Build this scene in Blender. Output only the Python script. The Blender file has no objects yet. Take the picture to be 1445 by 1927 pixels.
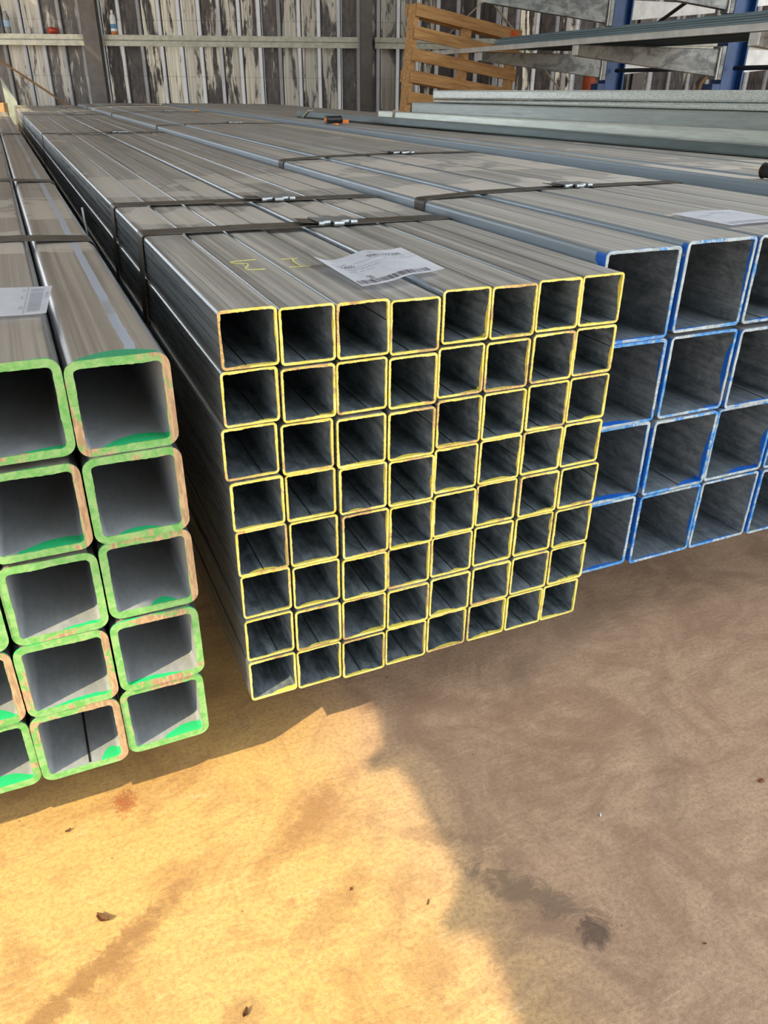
import bpy, bmesh, math, random
from mathutils import Vector, Matrix, noise

random.seed(7)
sc = bpy.context.scene
COL = sc.collection

# ------------------------------------------------------------------ camera
U = 0.075                                   # one small tube side in metres
CAM = (-0.19533, -0.94154, 0.99202)
RM = ((0.9148336, -0.4037260, 0.0092068),    # camera right
      (-0.1865673, -0.4427572, -0.8770169),  # camera down
      (0.3581509, 0.8006069, -0.4803713))    # camera forward
cd = bpy.data.cameras.new('camera')
cam = bpy.data.objects.new('camera', cd)
COL.objects.link(cam)
cd.sensor_width = 36.0
cd.sensor_fit = 'AUTO'
cd.lens = 1465.1 * 36.0 / 1927.0
cd.clip_start = 0.02
cd.clip_end = 200
m = Matrix.Identity(4)
for i in range(3):
    m[i][0] = RM[0][i]
    m[i][1] = -RM[1][i]
    m[i][2] = -RM[2][i]
    m[i][3] = CAM[i]
cam.matrix_world = m
sc.camera = cam

# ------------------------------------------------------------------ world, sun, exposure
world = bpy.data.worlds.new('sky')
sc.world = world
world.use_nodes = True
wn = world.node_tree.nodes
bg = wn['Background']
bg.inputs[0].default_value = (0.88, 0.94, 1.0, 1)
bg.inputs[1].default_value = 4.1

SUN_TO = Vector((-0.688, -0.292, 0.665)).normalized()     # towards the sun
sd = bpy.data.lights.new('sun', 'SUN')
sun = bpy.data.objects.new('sun', sd)
COL.objects.link(sun)
sd.energy = 7.0
sd.color = (1.0, 0.84, 0.53)
sd.angle = math.radians(0.53)
sun.location = (-8, -5, 9)
sun.rotation_euler = SUN_TO.to_track_quat('Z', 'Y').to_euler()

sc.view_settings.view_transform = 'Standard'
sc.view_settings.look = 'None'
sc.view_settings.gamma = 1.0
sc.view_settings.use_curve_mapping = False
sc.view_settings.exposure = 0.0

# ------------------------------------------------------------------ node helpers
class NT:
    def __init__(self, name):
        self.m = bpy.data.materials.new(name)
        self.m.use_nodes = True
        self.t = self.m.node_tree
        self.bsdf = self.t.nodes['Principled BSDF']
    def n(self, typ, **kw):
        nd = self.t.nodes.new(typ)
        for k, v in kw.items():
            setattr(nd, k, v)
        return nd
    def link(self, a, b):
        self.t.links.new(a, b)
    def put(self, sock, v):
        if hasattr(v, 'links') or isinstance(v, bpy.types.NodeSocket):
            self.link(v, sock)
        else:
            if sock.type == 'RGBA' and len(v) == 3:
                v = (*v, 1)
            sock.default_value = v
    def math(self, op, a, b=0.0, c=None, clamp=False):
        nd = self.n('ShaderNodeMath', operation=op, use_clamp=clamp)
        self.put(nd.inputs[0], a)
        self.put(nd.inputs[1], b)
        if c is not None:
            self.put(nd.inputs[2], c)
        return nd.outputs[0]
    def vmul(self, v, s):
        nd = self.n('ShaderNodeVectorMath', operation='MULTIPLY')
        self.put(nd.inputs[0], v)
        nd.inputs[1].default_value = s
        return nd.outputs[0]
    def vadd(self, v, w):
        nd = self.n('ShaderNodeVectorMath', operation='ADD')
        self.put(nd.inputs[0], v)
        self.put(nd.inputs[1], w)
        return nd.outputs[0]
    def noise(self, v, scale, detail=3, rough=0.55, dist=0.0):
        nd = self.n('ShaderNodeTexNoise')
        self.put(nd.inputs['Vector'], v)
        nd.inputs['Scale'].default_value = scale
        nd.inputs['Detail'].default_value = detail
        nd.inputs['Roughness'].default_value = rough
        nd.inputs['Distortion'].default_value = dist
        return nd.outputs[0]
    def ramp(self, f, lo, hi, a=0.0, b=1.0, smooth=True):
        nd = self.n('ShaderNodeMapRange', interpolation_type='SMOOTHSTEP' if smooth else 'LINEAR')
        self.put(nd.inputs['Value'], f)
        nd.inputs['From Min'].default_value = lo
        nd.inputs['From Max'].default_value = hi
        nd.inputs['To Min'].default_value = a
        nd.inputs['To Max'].default_value = b
        return nd.outputs[0]
    def mix(self, f, a, b):
        nd = self.n('ShaderNodeMix', data_type='RGBA')
        self.put(nd.inputs[0], f)
        self.put(nd.inputs[6], a)
        self.put(nd.inputs[7], b)
        return nd.outputs[2]
    def coord(self, rnd=True):
        tc = self.n('ShaderNodeTexCoord')
        self.obj = tc.outputs['Object']
        self.nrm = tc.outputs['Normal']
        sp = self.n('ShaderNodeSeparateXYZ')
        self.link(self.obj, sp.inputs[0])
        self.x, self.y, self.z = sp.outputs
        if not rnd:
            return self.obj
        oi = self.n('ShaderNodeObjectInfo')
        self.rand = oi.outputs['Random']
        k = self.math('MULTIPLY', self.rand, 37.0)
        cb = self.n('ShaderNodeCombineXYZ')
        self.link(k, cb.inputs[0])
        self.link(k, cb.inputs[2])
        return self.vadd(self.obj, cb.outputs[0])
    def out(self, color=None, rough=None, metal=None, bump=None, strength=0.2, dist=0.002):
        if color is not None:
            self.put(self.bsdf.inputs['Base Color'], color)
        if rough is not None:
            self.put(self.bsdf.inputs['Roughness'], rough)
        if metal is not None:
            self.put(self.bsdf.inputs['Metallic'], metal)
        if bump is not None:
            b = self.n('ShaderNodeBump')
            b.inputs['Strength'].default_value = strength
            b.inputs['Distance'].default_value = dist
            self.link(bump, b.inputs['Height'])
            self.link(b.outputs[0], self.bsdf.inputs['Normal'])
        return self.m

def plain(name, color, rough=0.6, metal=0.0, var=0.12, scale=12.0):
    t = NT(name)
    v = t.coord()
    f = t.noise(v, scale, 4)
    lo = tuple(c * (1 - var) for c in color)
    hi = tuple(min(1, c * (1 + var)) for c in color)
    return t.out(t.mix(t.ramp(f, 0.3, 0.7), lo, hi), rough, metal)

def galv_outer(name, dust_lo, dust_hi, side, paint=None, depth=0.0, stripe=None, metal=0.85, srough=0.24, lens=None, flank=None):
    """Outside of a tube: bare zinc, dusty brown-grey on its upper face, roll marks along the length."""
    t = NT(name)
    v = t.coord()
    st = t.noise(t.vmul(v, (60, 0.35, 60)), 1.0, 5, 0.65)
    st2 = t.noise(t.vmul(v, (220, 1.2, 220)), 1.0, 3, 0.6)
    blot = t.noise(t.vmul(v, (7, 2.2, 7)), 1.0, 4, 0.6, 0.6)
    dry = t.noise(t.vmul(v, (3.2, 2.6, 3.2)), 1.0, 3, 0.45, 0.9)
    nz = t.n('ShaderNodeSeparateXYZ')
    t.link(t.nrm, nz.inputs[0])
    up = t.ramp(nz.outputs[2], 0.86, 0.985)
    s = t.math('ADD', t.math('MULTIPLY', st, 0.65), t.math('MULTIPLY', st2, 0.35))
    dust = t.mix(t.ramp(s, 0.33, 0.67), dust_lo, dust_hi)
    dark = t.mix(t.ramp(blot, 0.52, 0.72, 0, 0.38), dust, tuple(c * 0.45 for c in dust_lo))
    wet = t.noise(t.vmul(t.obj, (5.0, 9.0, 0.0)), 1.0, 3, 0.5, 0.8)
    b1 = t.math('MULTIPLY', t.ramp(t.y, 0.62, 0.68), t.ramp(t.y, 0.98, 0.80))
    b2 = t.math('MULTIPLY', t.ramp(t.y, 1.05, 1.15), t.ramp(t.y, 1.75, 1.50))
    band = t.math('ADD', b1, b2, clamp=True)
    wk = t.math('ADD', t.math('ADD', t.math('MULTIPLY', dry, 0.5), t.math('MULTIPLY', wet, 0.5)), t.math('MULTIPLY', band, 0.17))
    pale = t.mix(t.ramp(wk, 0.63, 0.647, 0, 0.60), dark, (0.66, 0.60, 0.52))
    sd_ = t.mix(t.ramp(s, 0.3, 0.7), tuple(c * 0.72 for c in side), side)
    col = t.mix(t.math('MULTIPLY', up, 0.92), sd_, pale)
    rgh = t.math('ADD', t.math('MULTIPLY', up, 0.18), t.ramp(st2, 0.3, 0.7, srough - 0.06, srough + 0.10))
    met = t.ramp(up, 0, 1, metal, metal * 0.35)
    if stripe:
        wob = t.math('ADD', t.x, t.math('MULTIPLY', t.math('SUBTRACT', t.noise(t.vmul(v, (1, 14, 1)), 1.0, 5, 0.7), 0.5), 0.010))
        d = t.math('ABSOLUTE', t.math('SUBTRACT', wob, stripe[0]))
        msk = t.math('MULTIPLY', t.math('LESS_THAN', d, stripe[1]), up)
        col = t.mix(t.math('MULTIPLY', msk, t.ramp(dry, 0.55, 0.62, 0.9, 0.35)), col, stripe[2])
    if paint:
        if lens:
            q = t.math('DIVIDE', t.math('SUBTRACT', t.x, lens[0]), lens[1])
            lim = t.math('MULTIPLY', t.math('SUBTRACT', 1.0, t.math('MULTIPLY', q, q)), depth)
            lim = t.math('MULTIPLY', lim, t.math('GREATER_THAN', t.z, 0.04))
        else:
            e = t.noise(t.vmul(v, (26, 0, 26)), 1.0, 2, 0.5)
            lim = t.ramp(e, 0.42, 0.70, 0.0, depth, smooth=False)
            if flank:
                lft = t.math('LESS_THAN', t.x, -flank)
                lim = t.math('ADD', lim, t.math('MULTIPLY', lft, t.ramp(e, 0.40, 0.62, 0.003, 0.022, smooth=False)))
        msk = t.math('LESS_THAN', t.y, lim)
        col = t.mix(msk, col, paint)
        met = t.math('MULTIPLY', met, t.math('SUBTRACT', 1.0, msk))
    return t.out(col, rgh, met, t.math('ADD', s, t.math('MULTIPLY', blot, 0.3)), 0.05, 0.002)

def galv_inner(name, lo, hi, paint=None, depth=0.0, half=0.035, side_amp=0.5, metal=0.35, rough=0.42, mottled=1.0):
    t = NT(name)
    v = t.coord()
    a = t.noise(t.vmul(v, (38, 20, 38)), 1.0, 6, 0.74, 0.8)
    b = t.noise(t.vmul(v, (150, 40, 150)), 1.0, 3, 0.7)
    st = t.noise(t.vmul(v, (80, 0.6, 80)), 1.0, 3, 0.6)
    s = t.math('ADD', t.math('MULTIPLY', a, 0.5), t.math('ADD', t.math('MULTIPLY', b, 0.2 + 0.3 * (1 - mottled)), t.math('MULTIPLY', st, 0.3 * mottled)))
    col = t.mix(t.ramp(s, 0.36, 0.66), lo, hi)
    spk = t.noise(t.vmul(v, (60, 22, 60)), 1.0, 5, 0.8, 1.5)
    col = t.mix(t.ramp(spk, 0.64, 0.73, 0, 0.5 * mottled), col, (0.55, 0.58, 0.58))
    met = metal
    if paint:
        fine = t.noise(t.vmul(v, (70, 0, 70)), 1.0, 2, 0.5)
        def fr(k):
            return t.math('FRACT', t.math('MULTIPLY', t.rand, k))
        def lens(axis, k1, k2, k3, gate, amp):
            c0 = t.math('MULTIPLY', t.math('SUBTRACT', fr(k1), 0.4), half * 1.3)
            wd = t.math('ADD', t.math('MULTIPLY', fr(k2), half * 0.7), half * 0.35)
            q = t.math('DIVIDE', t.math('SUBTRACT', axis, c0), wd)
            ln = t.math('MAXIMUM', t.math('SUBTRACT', 1.0, t.math('MULTIPLY', q, q)), 0.0)
            ln = t.math('MULTIPLY', ln, t.math('MULTIPLY', t.math('ADD', 0.15, fr(k3)), depth * amp))
            return t.math('MULTIPLY', ln, gate)
        g1 = t.math('LESS_THAN', t.z, -half + 0.004)
        g2 = t.math('GREATER_THAN', t.x, half - 0.004)
        lim = t.math('ADD', lens(t.x, 17.3, 29.7, 43.1, g1, 1.0), lens(t.z, 57.9, 11.3, 71.7, g2, side_amp))
        lim = t.math('ADD', lim, t.math('MULTIPLY', t.math('MULTIPLY', fine, fine), 0.006))
        lim = t.math('SUBTRACT', lim, 0.0010)
        msk = t.math('LESS_THAN', t.y, lim)
        col = t.mix(msk, col, paint)
        met = t.math('MULTIPLY', t.math('SUBTRACT', 1.0, msk), metal)
    return t.out(col, t.ramp(b, 0.3, 0.7, rough - 0.07, rough + 0.12), met, s, 0.12, 0.002)

def end_paint(name, p1, p2, bare, amount, rust=None, rust_amount=0.0, right=None):
    """Sawn tube end brushed with marker paint, bare steel where the paint was scraped off."""
    t = NT(name)
    v = t.coord()
    a = t.noise(v, 9.0, 3, 0.55, 0.4)
    b = t.noise(v, 75.0, 4, 0.65, 0.5)
    c = t.noise(t.vmul(v, (300, 300, 60)), 1.0, 3, 0.6)
    col = t.mix(t.ramp(b, 0.36, 0.62), p1, p2)
    fac = t.math('ADD', t.math('MULTIPLY', a, 0.75), t.math('MULTIPLY', b, 0.25))
    if right:
        fac = t.math('ADD', fac, t.math('MULTIPLY', t.math('GREATER_THAN', t.x, right), 0.16))
    k = t.ramp(fac, 1 - amount - 0.02, 1 - amount + 0.02)
    bcol = t.mix(t.ramp(c, 0.35, 0.65), tuple(x * 0.62 for x in bare), bare)
    col = t.mix(k, col, bcol)
    if rust:
        r = t.noise(v, 9.0, 3, 0.6)
        col = t.mix(t.ramp(r, 1 - rust_amount - 0.02, 1 - rust_amount + 0.02), col, rust)
    return t.out(col, 0.55, 0.0, t.math('ADD', b, t.math('MULTIPLY', c, 0.5)), 0.35, 0.0015)

YEL, GRN, BLU = (0.80, 0.66, 0.10), (0.02, 0.46, 0.16), (0.008, 0.12, 0.56)
DUST = ((0.195, 0.176, 0.152), (0.52, 0.485, 0.43))
DUSTG = ((0.25, 0.212, 0.172), (0.45, 0.395, 0.33))
M = {}
M['y_out'] = galv_outer('zinc_small_tube', *DUST, (0.46, 0.51, 0.55), metal=0.68, srough=0.26)
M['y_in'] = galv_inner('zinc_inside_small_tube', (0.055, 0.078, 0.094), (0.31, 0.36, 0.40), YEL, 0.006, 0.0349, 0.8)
M['y_end'] = end_paint('yellow_marker_paint', (0.76, 0.60, 0.085), (0.82, 0.70, 0.22), (0.70, 0.46, 0.17), 0.425)
M['g_out'] = galv_outer('primed_large_tube', *DUSTG, (0.30, 0.31, 0.32), GRN, 0.004)
M['g_out_stripe'] = galv_outer('primed_tube_with_weld_stripe', *DUSTG, (0.30, 0.31, 0.32), (0.03, 0.30, 0.14), 0.026, (0.020, 0.0065, (0.44, 0.49, 0.58)), lens=(0.004, 0.052))
M['g_in'] = galv_inner('primer_inside_large_tube', (0.25, 0.265, 0.278), (0.32, 0.335, 0.345), GRN, 0.024, 0.0502, 0.0, 0.0, 0.5, 0.0)
M['g_end'] = end_paint('green_marker_paint', (0.12, 0.36, 0.085), (0.25, 0.44, 0.16), (0.50, 0.32, 0.18), 0.44)
M['g_end_scraped'] = end_paint('green_marker_paint_scraped', (0.12, 0.36, 0.085), (0.25, 0.44, 0.16), (0.52, 0.34, 0.19), 0.45, right=0.0505)
M['b_out'] = galv_outer('zinc_blue_end_tube', *DUST, (0.42, 0.50, 0.58), BLU, 0.004, metal=0.50, srough=0.36, flank=0.0735)
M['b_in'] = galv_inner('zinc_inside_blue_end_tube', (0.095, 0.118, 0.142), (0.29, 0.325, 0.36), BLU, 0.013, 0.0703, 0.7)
M['b_end'] = end_paint('blue_marker_paint', (0.02, 0.19, 0.56), (0.16, 0.36, 0.56), (0.46, 0.54, 0.56), 0.52, (0.22, 0.14, 0.08), 0.27)
M['r_out'] = galv_outer('zinc_rectangular_tube', *DUST, (0.36, 0.43, 0.49), metal=0.45, srough=0.42)
M['seam'] = plain('weld_line', (0.018, 0.018, 0.02), 0.5, 0.2)
M['strap'] = plain('blackened_strap_steel', (0.085, 0.075, 0.062), 0.42, 0.35, 0.35, 30)
M['seal'] = plain('bright_seal_steel', (0.34, 0.36, 0.37), 0.38, 0.75, 0.2, 60)
M['timber'] = plain('bearer_timber', (0.42, 0.25, 0.11), 0.8)
M['galv'] = galv_outer('zinc_purlin', (0.30, 0.32, 0.30), (0.46, 0.50, 0.47), (0.78, 0.86, 0.80), metal=0.55, srough=0.36)  # pale side colour stands for the light falling on this purlin
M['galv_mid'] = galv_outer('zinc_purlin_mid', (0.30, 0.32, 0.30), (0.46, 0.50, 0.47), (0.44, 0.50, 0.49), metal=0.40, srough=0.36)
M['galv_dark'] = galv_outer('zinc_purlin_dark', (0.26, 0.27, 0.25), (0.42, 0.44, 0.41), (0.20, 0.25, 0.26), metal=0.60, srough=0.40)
def spangle():
    t = NT('spangled_zinc')
    v = t.coord()
    vo = t.n('ShaderNodeTexVoronoi')
    t.link(t.vmul(v, (55, 55, 110)), vo.inputs['Vector'])
    vo.inputs['Scale'].default_value = 3.2
    sp = t.n('ShaderNodeSeparateColor')
    t.link(vo.outputs['Color'], sp.inputs[0])
    col = t.mix(sp.outputs[0], (0.54, 0.59, 0.57), (0.80, 0.86, 0.83))
    return t.out(col, t.ramp(sp.outputs[1], 0, 1, 0.28, 0.5), 0.35, sp.outputs[2], 0.25, 0.002)
M['galv_spangle'] = spangle()

# ------------------------------------------------------------------ mesh helpers
def mesh_obj(name, bm, mat, parent=None, loc=None):
    me = bpy.data.meshes.new(name)
    bm.to_mesh(me)
    bm.free()
    for mm in (mat if isinstance(mat, (list, tuple)) else [mat]):
        me.materials.append(mm)
    o = bpy.data.objects.new(name, me)
    COL.objects.link(o)
    if parent is not None:
        o.parent = parent
    if loc is not None:
        o.location = loc
    return o

def mesh_link(name, me, parent=None, loc=None, rot=None):
    o = bpy.data.objects.new(name, me)
    COL.objects.link(o)
    if parent is not None:
        o.parent = parent
    if loc is not None:
        o.location = loc
    if rot is not None:
        o.rotation_euler = rot
    return o

def tag(o, label=None, cat=None, group=None, kind=None):
    if label:
        o['label'] = label
    if cat:
        o['category'] = cat
    if group:
        o['group'] = group
    if kind:
        o['kind'] = kind
    return o

def empty(name, loc=(0, 0, 0), rot=(0, 0, 0), parent=None):
    o = bpy.data.objects.new(name, None)
    COL.objects.link(o)
    o.location = loc
    o.rotation_euler = rot
    o.empty_display_size = 0.05
    if parent is not None:
        o.parent = parent
    return o

def box(bm, c, s, rz=0.0, mat=None):
    """axis box centred at c, sizes s, optional rotation about z or full matrix"""
    r = bmesh.ops.create_cube(bm, size=1.0)
    vs = r['verts']
    mt = Matrix.Translation(c) @ (mat if mat is not None else Matrix.Rotation(rz, 4, 'Z')) @ Matrix.Diagonal((*s, 1))
    bmesh.ops.transform(bm, matrix=mt, verts=vs)
    return vs

def bevel_all(bm, w, seg=2):
    bmesh.ops.bevel(bm, geom=list(bm.edges), offset=w, segments=seg, affect='EDGES', profile=0.5)

def bar(bm, a, b, w, h, up=(0, 0, 1)):
    a, b = Vector(a), Vector(b)
    y = (b - a)
    L = y.length
    y.normalize()
    x = y.cross(Vector(up)).normalized()
    z = x.cross(y)
    mt = Matrix(((x.x, y.x, z.x), (x.y, y.y, z.y), (x.z, y.z, z.z))).to_4x4()
    return box(bm, (a + b) / 2, (w, L, h), mat=mt)

def cyl(bm, a, b, r1, r2=None, n=16, cap=True):
    a, b = Vector(a), Vector(b)
    r2 = r1 if r2 is None else r2
    d = (b - a)
    q = d.to_track_quat('Z', 'Y').to_matrix().to_4x4()
    r = bmesh.ops.create_cone(bm, cap_ends=cap, segments=n, radius1=r1, radius2=r2, depth=d.length)
    bmesh.ops.transform(bm, matrix=Matrix.Translation((a + b) / 2) @ q, verts=r['verts'])

def rrect(w, h, r, seg):
    """rounded rectangle centred on origin in x,z with outward normals"""
    pts = []
    for cx, cz, a0 in ((w / 2 - r, h / 2 - r, 0), (-w / 2 + r, h / 2 - r, 90), (-w / 2 + r, -h / 2 + r, 180), (w / 2 - r, -h / 2 + r, 270)):
        for k in range(seg + 1):
            a = math.radians(a0 + 90 * k / seg)
            pts.append((cx + r * math.cos(a), cz + r * math.sin(a), math.cos(a), math.sin(a)))
    return pts

def tube_mesh(name, w, t, r, L, mats, seg=5):
    po = rrect(w, w, r, seg)
    pi = rrect(w - 2 * t, w - 2 * t, max(r - t, t * 0.5), seg)
    V, F, N, MI = [], [], [], []
    n = len(po)
    for P in (po, pi):
        for y in (0.0, L):
            for p in P:
                V.append((p[0], y, p[1]))
    o0, o1, i0, i1 = 0, n, 2 * n, 3 * n
    for k in range(n):
        j = (k + 1) % n
        a, b = po[k], po[j]
        F.append((o0 + j, o0 + k, o1 + k, o1 + j))
        N += [(b[2], 0, b[3]), (a[2], 0, a[3]), (a[2], 0, a[3]), (b[2], 0, b[3])]
        MI.append(0)
        a, b = pi[k], pi[j]
        F.append((i0 + k, i0 + j, i1 + j, i1 + k))
        N += [(-a[2], 0, -a[3]), (-b[2], 0, -b[3]), (-b[2], 0, -b[3]), (-a[2], 0, -a[3])]
        MI.append(1)
        F.append((o0 + k, o0 + j, i0 + j, i0 + k))
        N += [(0, -1, 0)] * 4
        MI.append(0)
        F.append((o1 + j, o1 + k, i1 + k, i1 + j))
        N += [(0, 1, 0)] * 4
        MI.append(0)
    me = bpy.data.meshes.new(name)
    me.from_pydata(V, [], F)
    for mm in mats:
        me.materials.append(mm)
    me.polygons.foreach_set('material_index', MI)
    me.polygons.foreach_set('use_smooth', [True] * len(F))
    me.update()
    me.normals_split_custom_set(N)
    return me

def ring_mesh(name, w, t, r, mat, seed, jag, nside=26, thick=0.0014):
    """painted saw-cut end: a thin ragged frame standing just proud of the tube"""
    rnd = random.Random(seed)
    seg = 5
    def prof(ww, rr):
        base = rrect(ww, ww, rr, seg)
        out = []
        n = len(base)
        for k in range(n):
            a, b = base[k], base[(k + 1) % n]
            out.append(a)
            if (k + 1) % (seg + 1) == 0:
                for q in range(1, nside):
                    f = q / nside
                    out.append(tuple(a[i] + (b[i] - a[i]) * f for i in range(4)))
        return out
    ou = prof(w, r)
    inn = prof(w - 2 * t, max(r - t, t * 0.5))
    n = len(ou)
    off = rnd.random() * 100
    V = []
    def jit(P, sgn, amp):
        res = []
        for k, p in enumerate(P):
            q = noise.noise((p[0] * 90 + off, p[1] * 90, sgn * 7 + off)) * 0.7 + (rnd.random() - 0.5) * 0.9
            lump = max(0.0, noise.noise((p[0] * 22 + off, p[1] * 22, sgn * 3.0))) * 1.3
            d = amp * (q * 0.5 + lump) * sgn
            res.append((p[0] + p[2] * d, p[1] + p[3] * d))
        return res
    jo = jit(ou, 1, jag * 0.35)
    ji = jit(inn, -1, jag)
    for P, y in ((jo, -thick), (ji, -thick), (jo, 0.0004), (ji, 0.0004)):
        for p in P:
            V.append((p[0], y, p[1]))
    F = []
    for k in range(n):
        j = (k + 1) % n
        F.append((k, j, n + j, n + k))
        F.append((2 * n + k, 2 * n + j, j, k))
        F.append((3 * n + j, 3 * n + k, n + k, n + j))
    me = bpy.data.meshes.new(name)
    me.from_pydata(V, [], F)
    me.materials.append(mat)
    me.update()
    return me

# ------------------------------------------------------------------ floor
def floor_material():
    t = NT('dusty_concrete')
    v = t.coord(False)
    big = t.noise(v, 0.9, 4, 0.55, 0.5)
    mid = t.noise(v, 5.5, 9, 0.68, 1.2)
    swirl = t.noise(t.vmul(v, (3.5, 10.0, 3)), 1.0, 8, 0.68, 1.6)
    fine = t.noise(v, 150.0, 5, 0.7)
    grit = t.noise(v, 520.0, 2, 0.6)
    brush = t.noise(t.vmul(v, (9.0, 60.0, 3)), 1.0, 4, 0.65, 2.2)
    sand = t.mix(t.ramp(big, 0.35, 0.65), (0.53, 0.315, 0.095), (0.56, 0.35, 0.125))
    col = t.mix(t.ramp(mid, 0.44, 0.64, 0, 0.72), sand, (0.34, 0.175, 0.055))
    col = t.mix(t.ramp(swirl, 0.55, 0.70, 0, 0.55), col, (0.34, 0.185, 0.065))
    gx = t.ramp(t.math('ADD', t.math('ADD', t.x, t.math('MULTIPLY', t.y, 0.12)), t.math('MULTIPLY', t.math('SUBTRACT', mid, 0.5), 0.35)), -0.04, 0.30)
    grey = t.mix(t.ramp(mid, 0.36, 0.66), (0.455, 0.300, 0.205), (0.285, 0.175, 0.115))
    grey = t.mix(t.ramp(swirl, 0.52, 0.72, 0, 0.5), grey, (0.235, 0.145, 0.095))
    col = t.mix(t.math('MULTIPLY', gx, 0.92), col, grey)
    col = t.mix(t.ramp(brush, 0.50, 0.75, 0, 0.40), col, (0.23, 0.135, 0.065))
    col = t.mix(t.ramp(brush, 0.44, 0.28, 0, 0.30), col, (0.62, 0.46, 0.28))
    # dark spills and rust crumbs that lie on the slab
    def blob(cx, cy, rx, ry, ang, amt, colr, sc_=14.0, lo=0.0):
        nonlocal col
        ca, sa = math.cos(ang), math.sin(ang)
        dx = t.math('SUBTRACT', t.x, cx)
        dy = t.math('SUBTRACT', t.y, cy)
        u = t.math('DIVIDE', t.math('ADD', t.math('MULTIPLY', dx, ca), t.math('MULTIPLY', dy, sa)), rx)
        w = t.math('DIVIDE', t.math('SUBTRACT', t.math('MULTIPLY', dy, ca), t.math('MULTIPLY', dx, sa)), ry)
        d = t.math('SQRT', t.math('ADD', t.math('MULTIPLY', u, u), t.math('MULTIPLY', w, w)))
        k = t.noise(t.vmul(v, (1.0, 1.0, 1.0)), sc_, 8, 0.74, 1.2)
        f = t.ramp(t.math('ADD', d, t.math('MULTIPLY', t.math('SUBTRACT', k, 0.5), 3.2)), 0.35, 0.95, amt, 0.0)
        col = t.mix(f, col, colr)
    blob(0.285, -0.390, 0.110, 0.035, -0.85, 0.75, (0.150, 0.095, 0.062), 22)
    blob(0.33, -0.47, 0.035, 0.028, 0.3, 0.85, (0.075, 0.045, 0.032), 30)
    blob(0.20, -0.245, 0.11, 0.02, -0.5, 0.45, (0.20, 0.12, 0.075), 25)
    blob(-0.30, -0.265, 0.20, 0.022, 0.55, 0.85, (0.25, 0.125, 0.04), 20)
    blob(-0.21, -0.225, 0.12, 0.02, 0.75, 0.6, (0.27, 0.14, 0.05), 26)
    blob(-0.13, -0.40, 0.05, 0.05, 0.2, 0.5, (0.24, 0.14, 0.06), 16)
    blob(0.05, -0.135, 0.10, 0.035, 0.7, 0.75, (0.29, 0.15, 0.055), 24)
    blob(0.02, -0.30, 0.10, 0.04, 0.5, 0.55, (0.30, 0.165, 0.06), 24)
    blob(0.10, -0.42, 0.06, 0.05, 0.5, 0.5, (0.30, 0.165, 0.06), 26)
    blob(0.62, 0.05, 0.35, 0.06, 0.35, 0.35, (0.19, 0.125, 0.085), 9)
    blob(0.60, -0.30, 0.28, 0.05, 0.9, 0.30, (0.20, 0.135, 0.095), 10)
    blob(-0.215, 0.0, 0.022, 0.032, 0.1, 0.9, (0.30, 0.085, 0.02), 130)
    col = t.mix(t.ramp(fine, 0.36, 0.58, 0.42, 0.0), col, (0.20, 0.12, 0.055))
    spk = t.noise(v, 58.0, 2, 0.5)
    col = t.mix(t.ramp(spk, 0.745, 0.765, 0, 0.75), col, (0.16, 0.07, 0.03))
    col = t.mix(t.ramp(grit, 0.62, 0.75, 0, 0.30), col, (0.62, 0.50, 0.36))
    h = t.math('ADD', t.math('MULTIPLY', fine, 0.7), t.math('ADD', t.math('MULTIPLY', swirl, 0.5), t.math('MULTIPLY', grit, 0.3)))
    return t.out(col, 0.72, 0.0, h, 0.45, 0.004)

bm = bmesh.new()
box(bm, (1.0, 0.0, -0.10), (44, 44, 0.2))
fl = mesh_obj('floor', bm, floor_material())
tag(fl, 'dusty tan concrete floor under the steel stacks, half of it in sun', kind='structure')

# ------------------------------------------------------------------ shed: back wall, unseen roof, unseen side walls
FH = Vector((0.408, 0.913, 0)).normalized()
RH = Vector((FH.y, -FH.x, 0))
CXY = Vector((CAM[0], CAM[1], 0))
WD = 9.83
def wpt(lat, d, z):
    p = CXY + FH * d + RH * lat
    return Vector((p.x, p.y, z))
WMAT = Matrix(((RH.x, FH.x, 0, 0), (RH.y, FH.y, 0, 0), (0, 0, 1, 0), (0, 0, 0, 1)))

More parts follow.
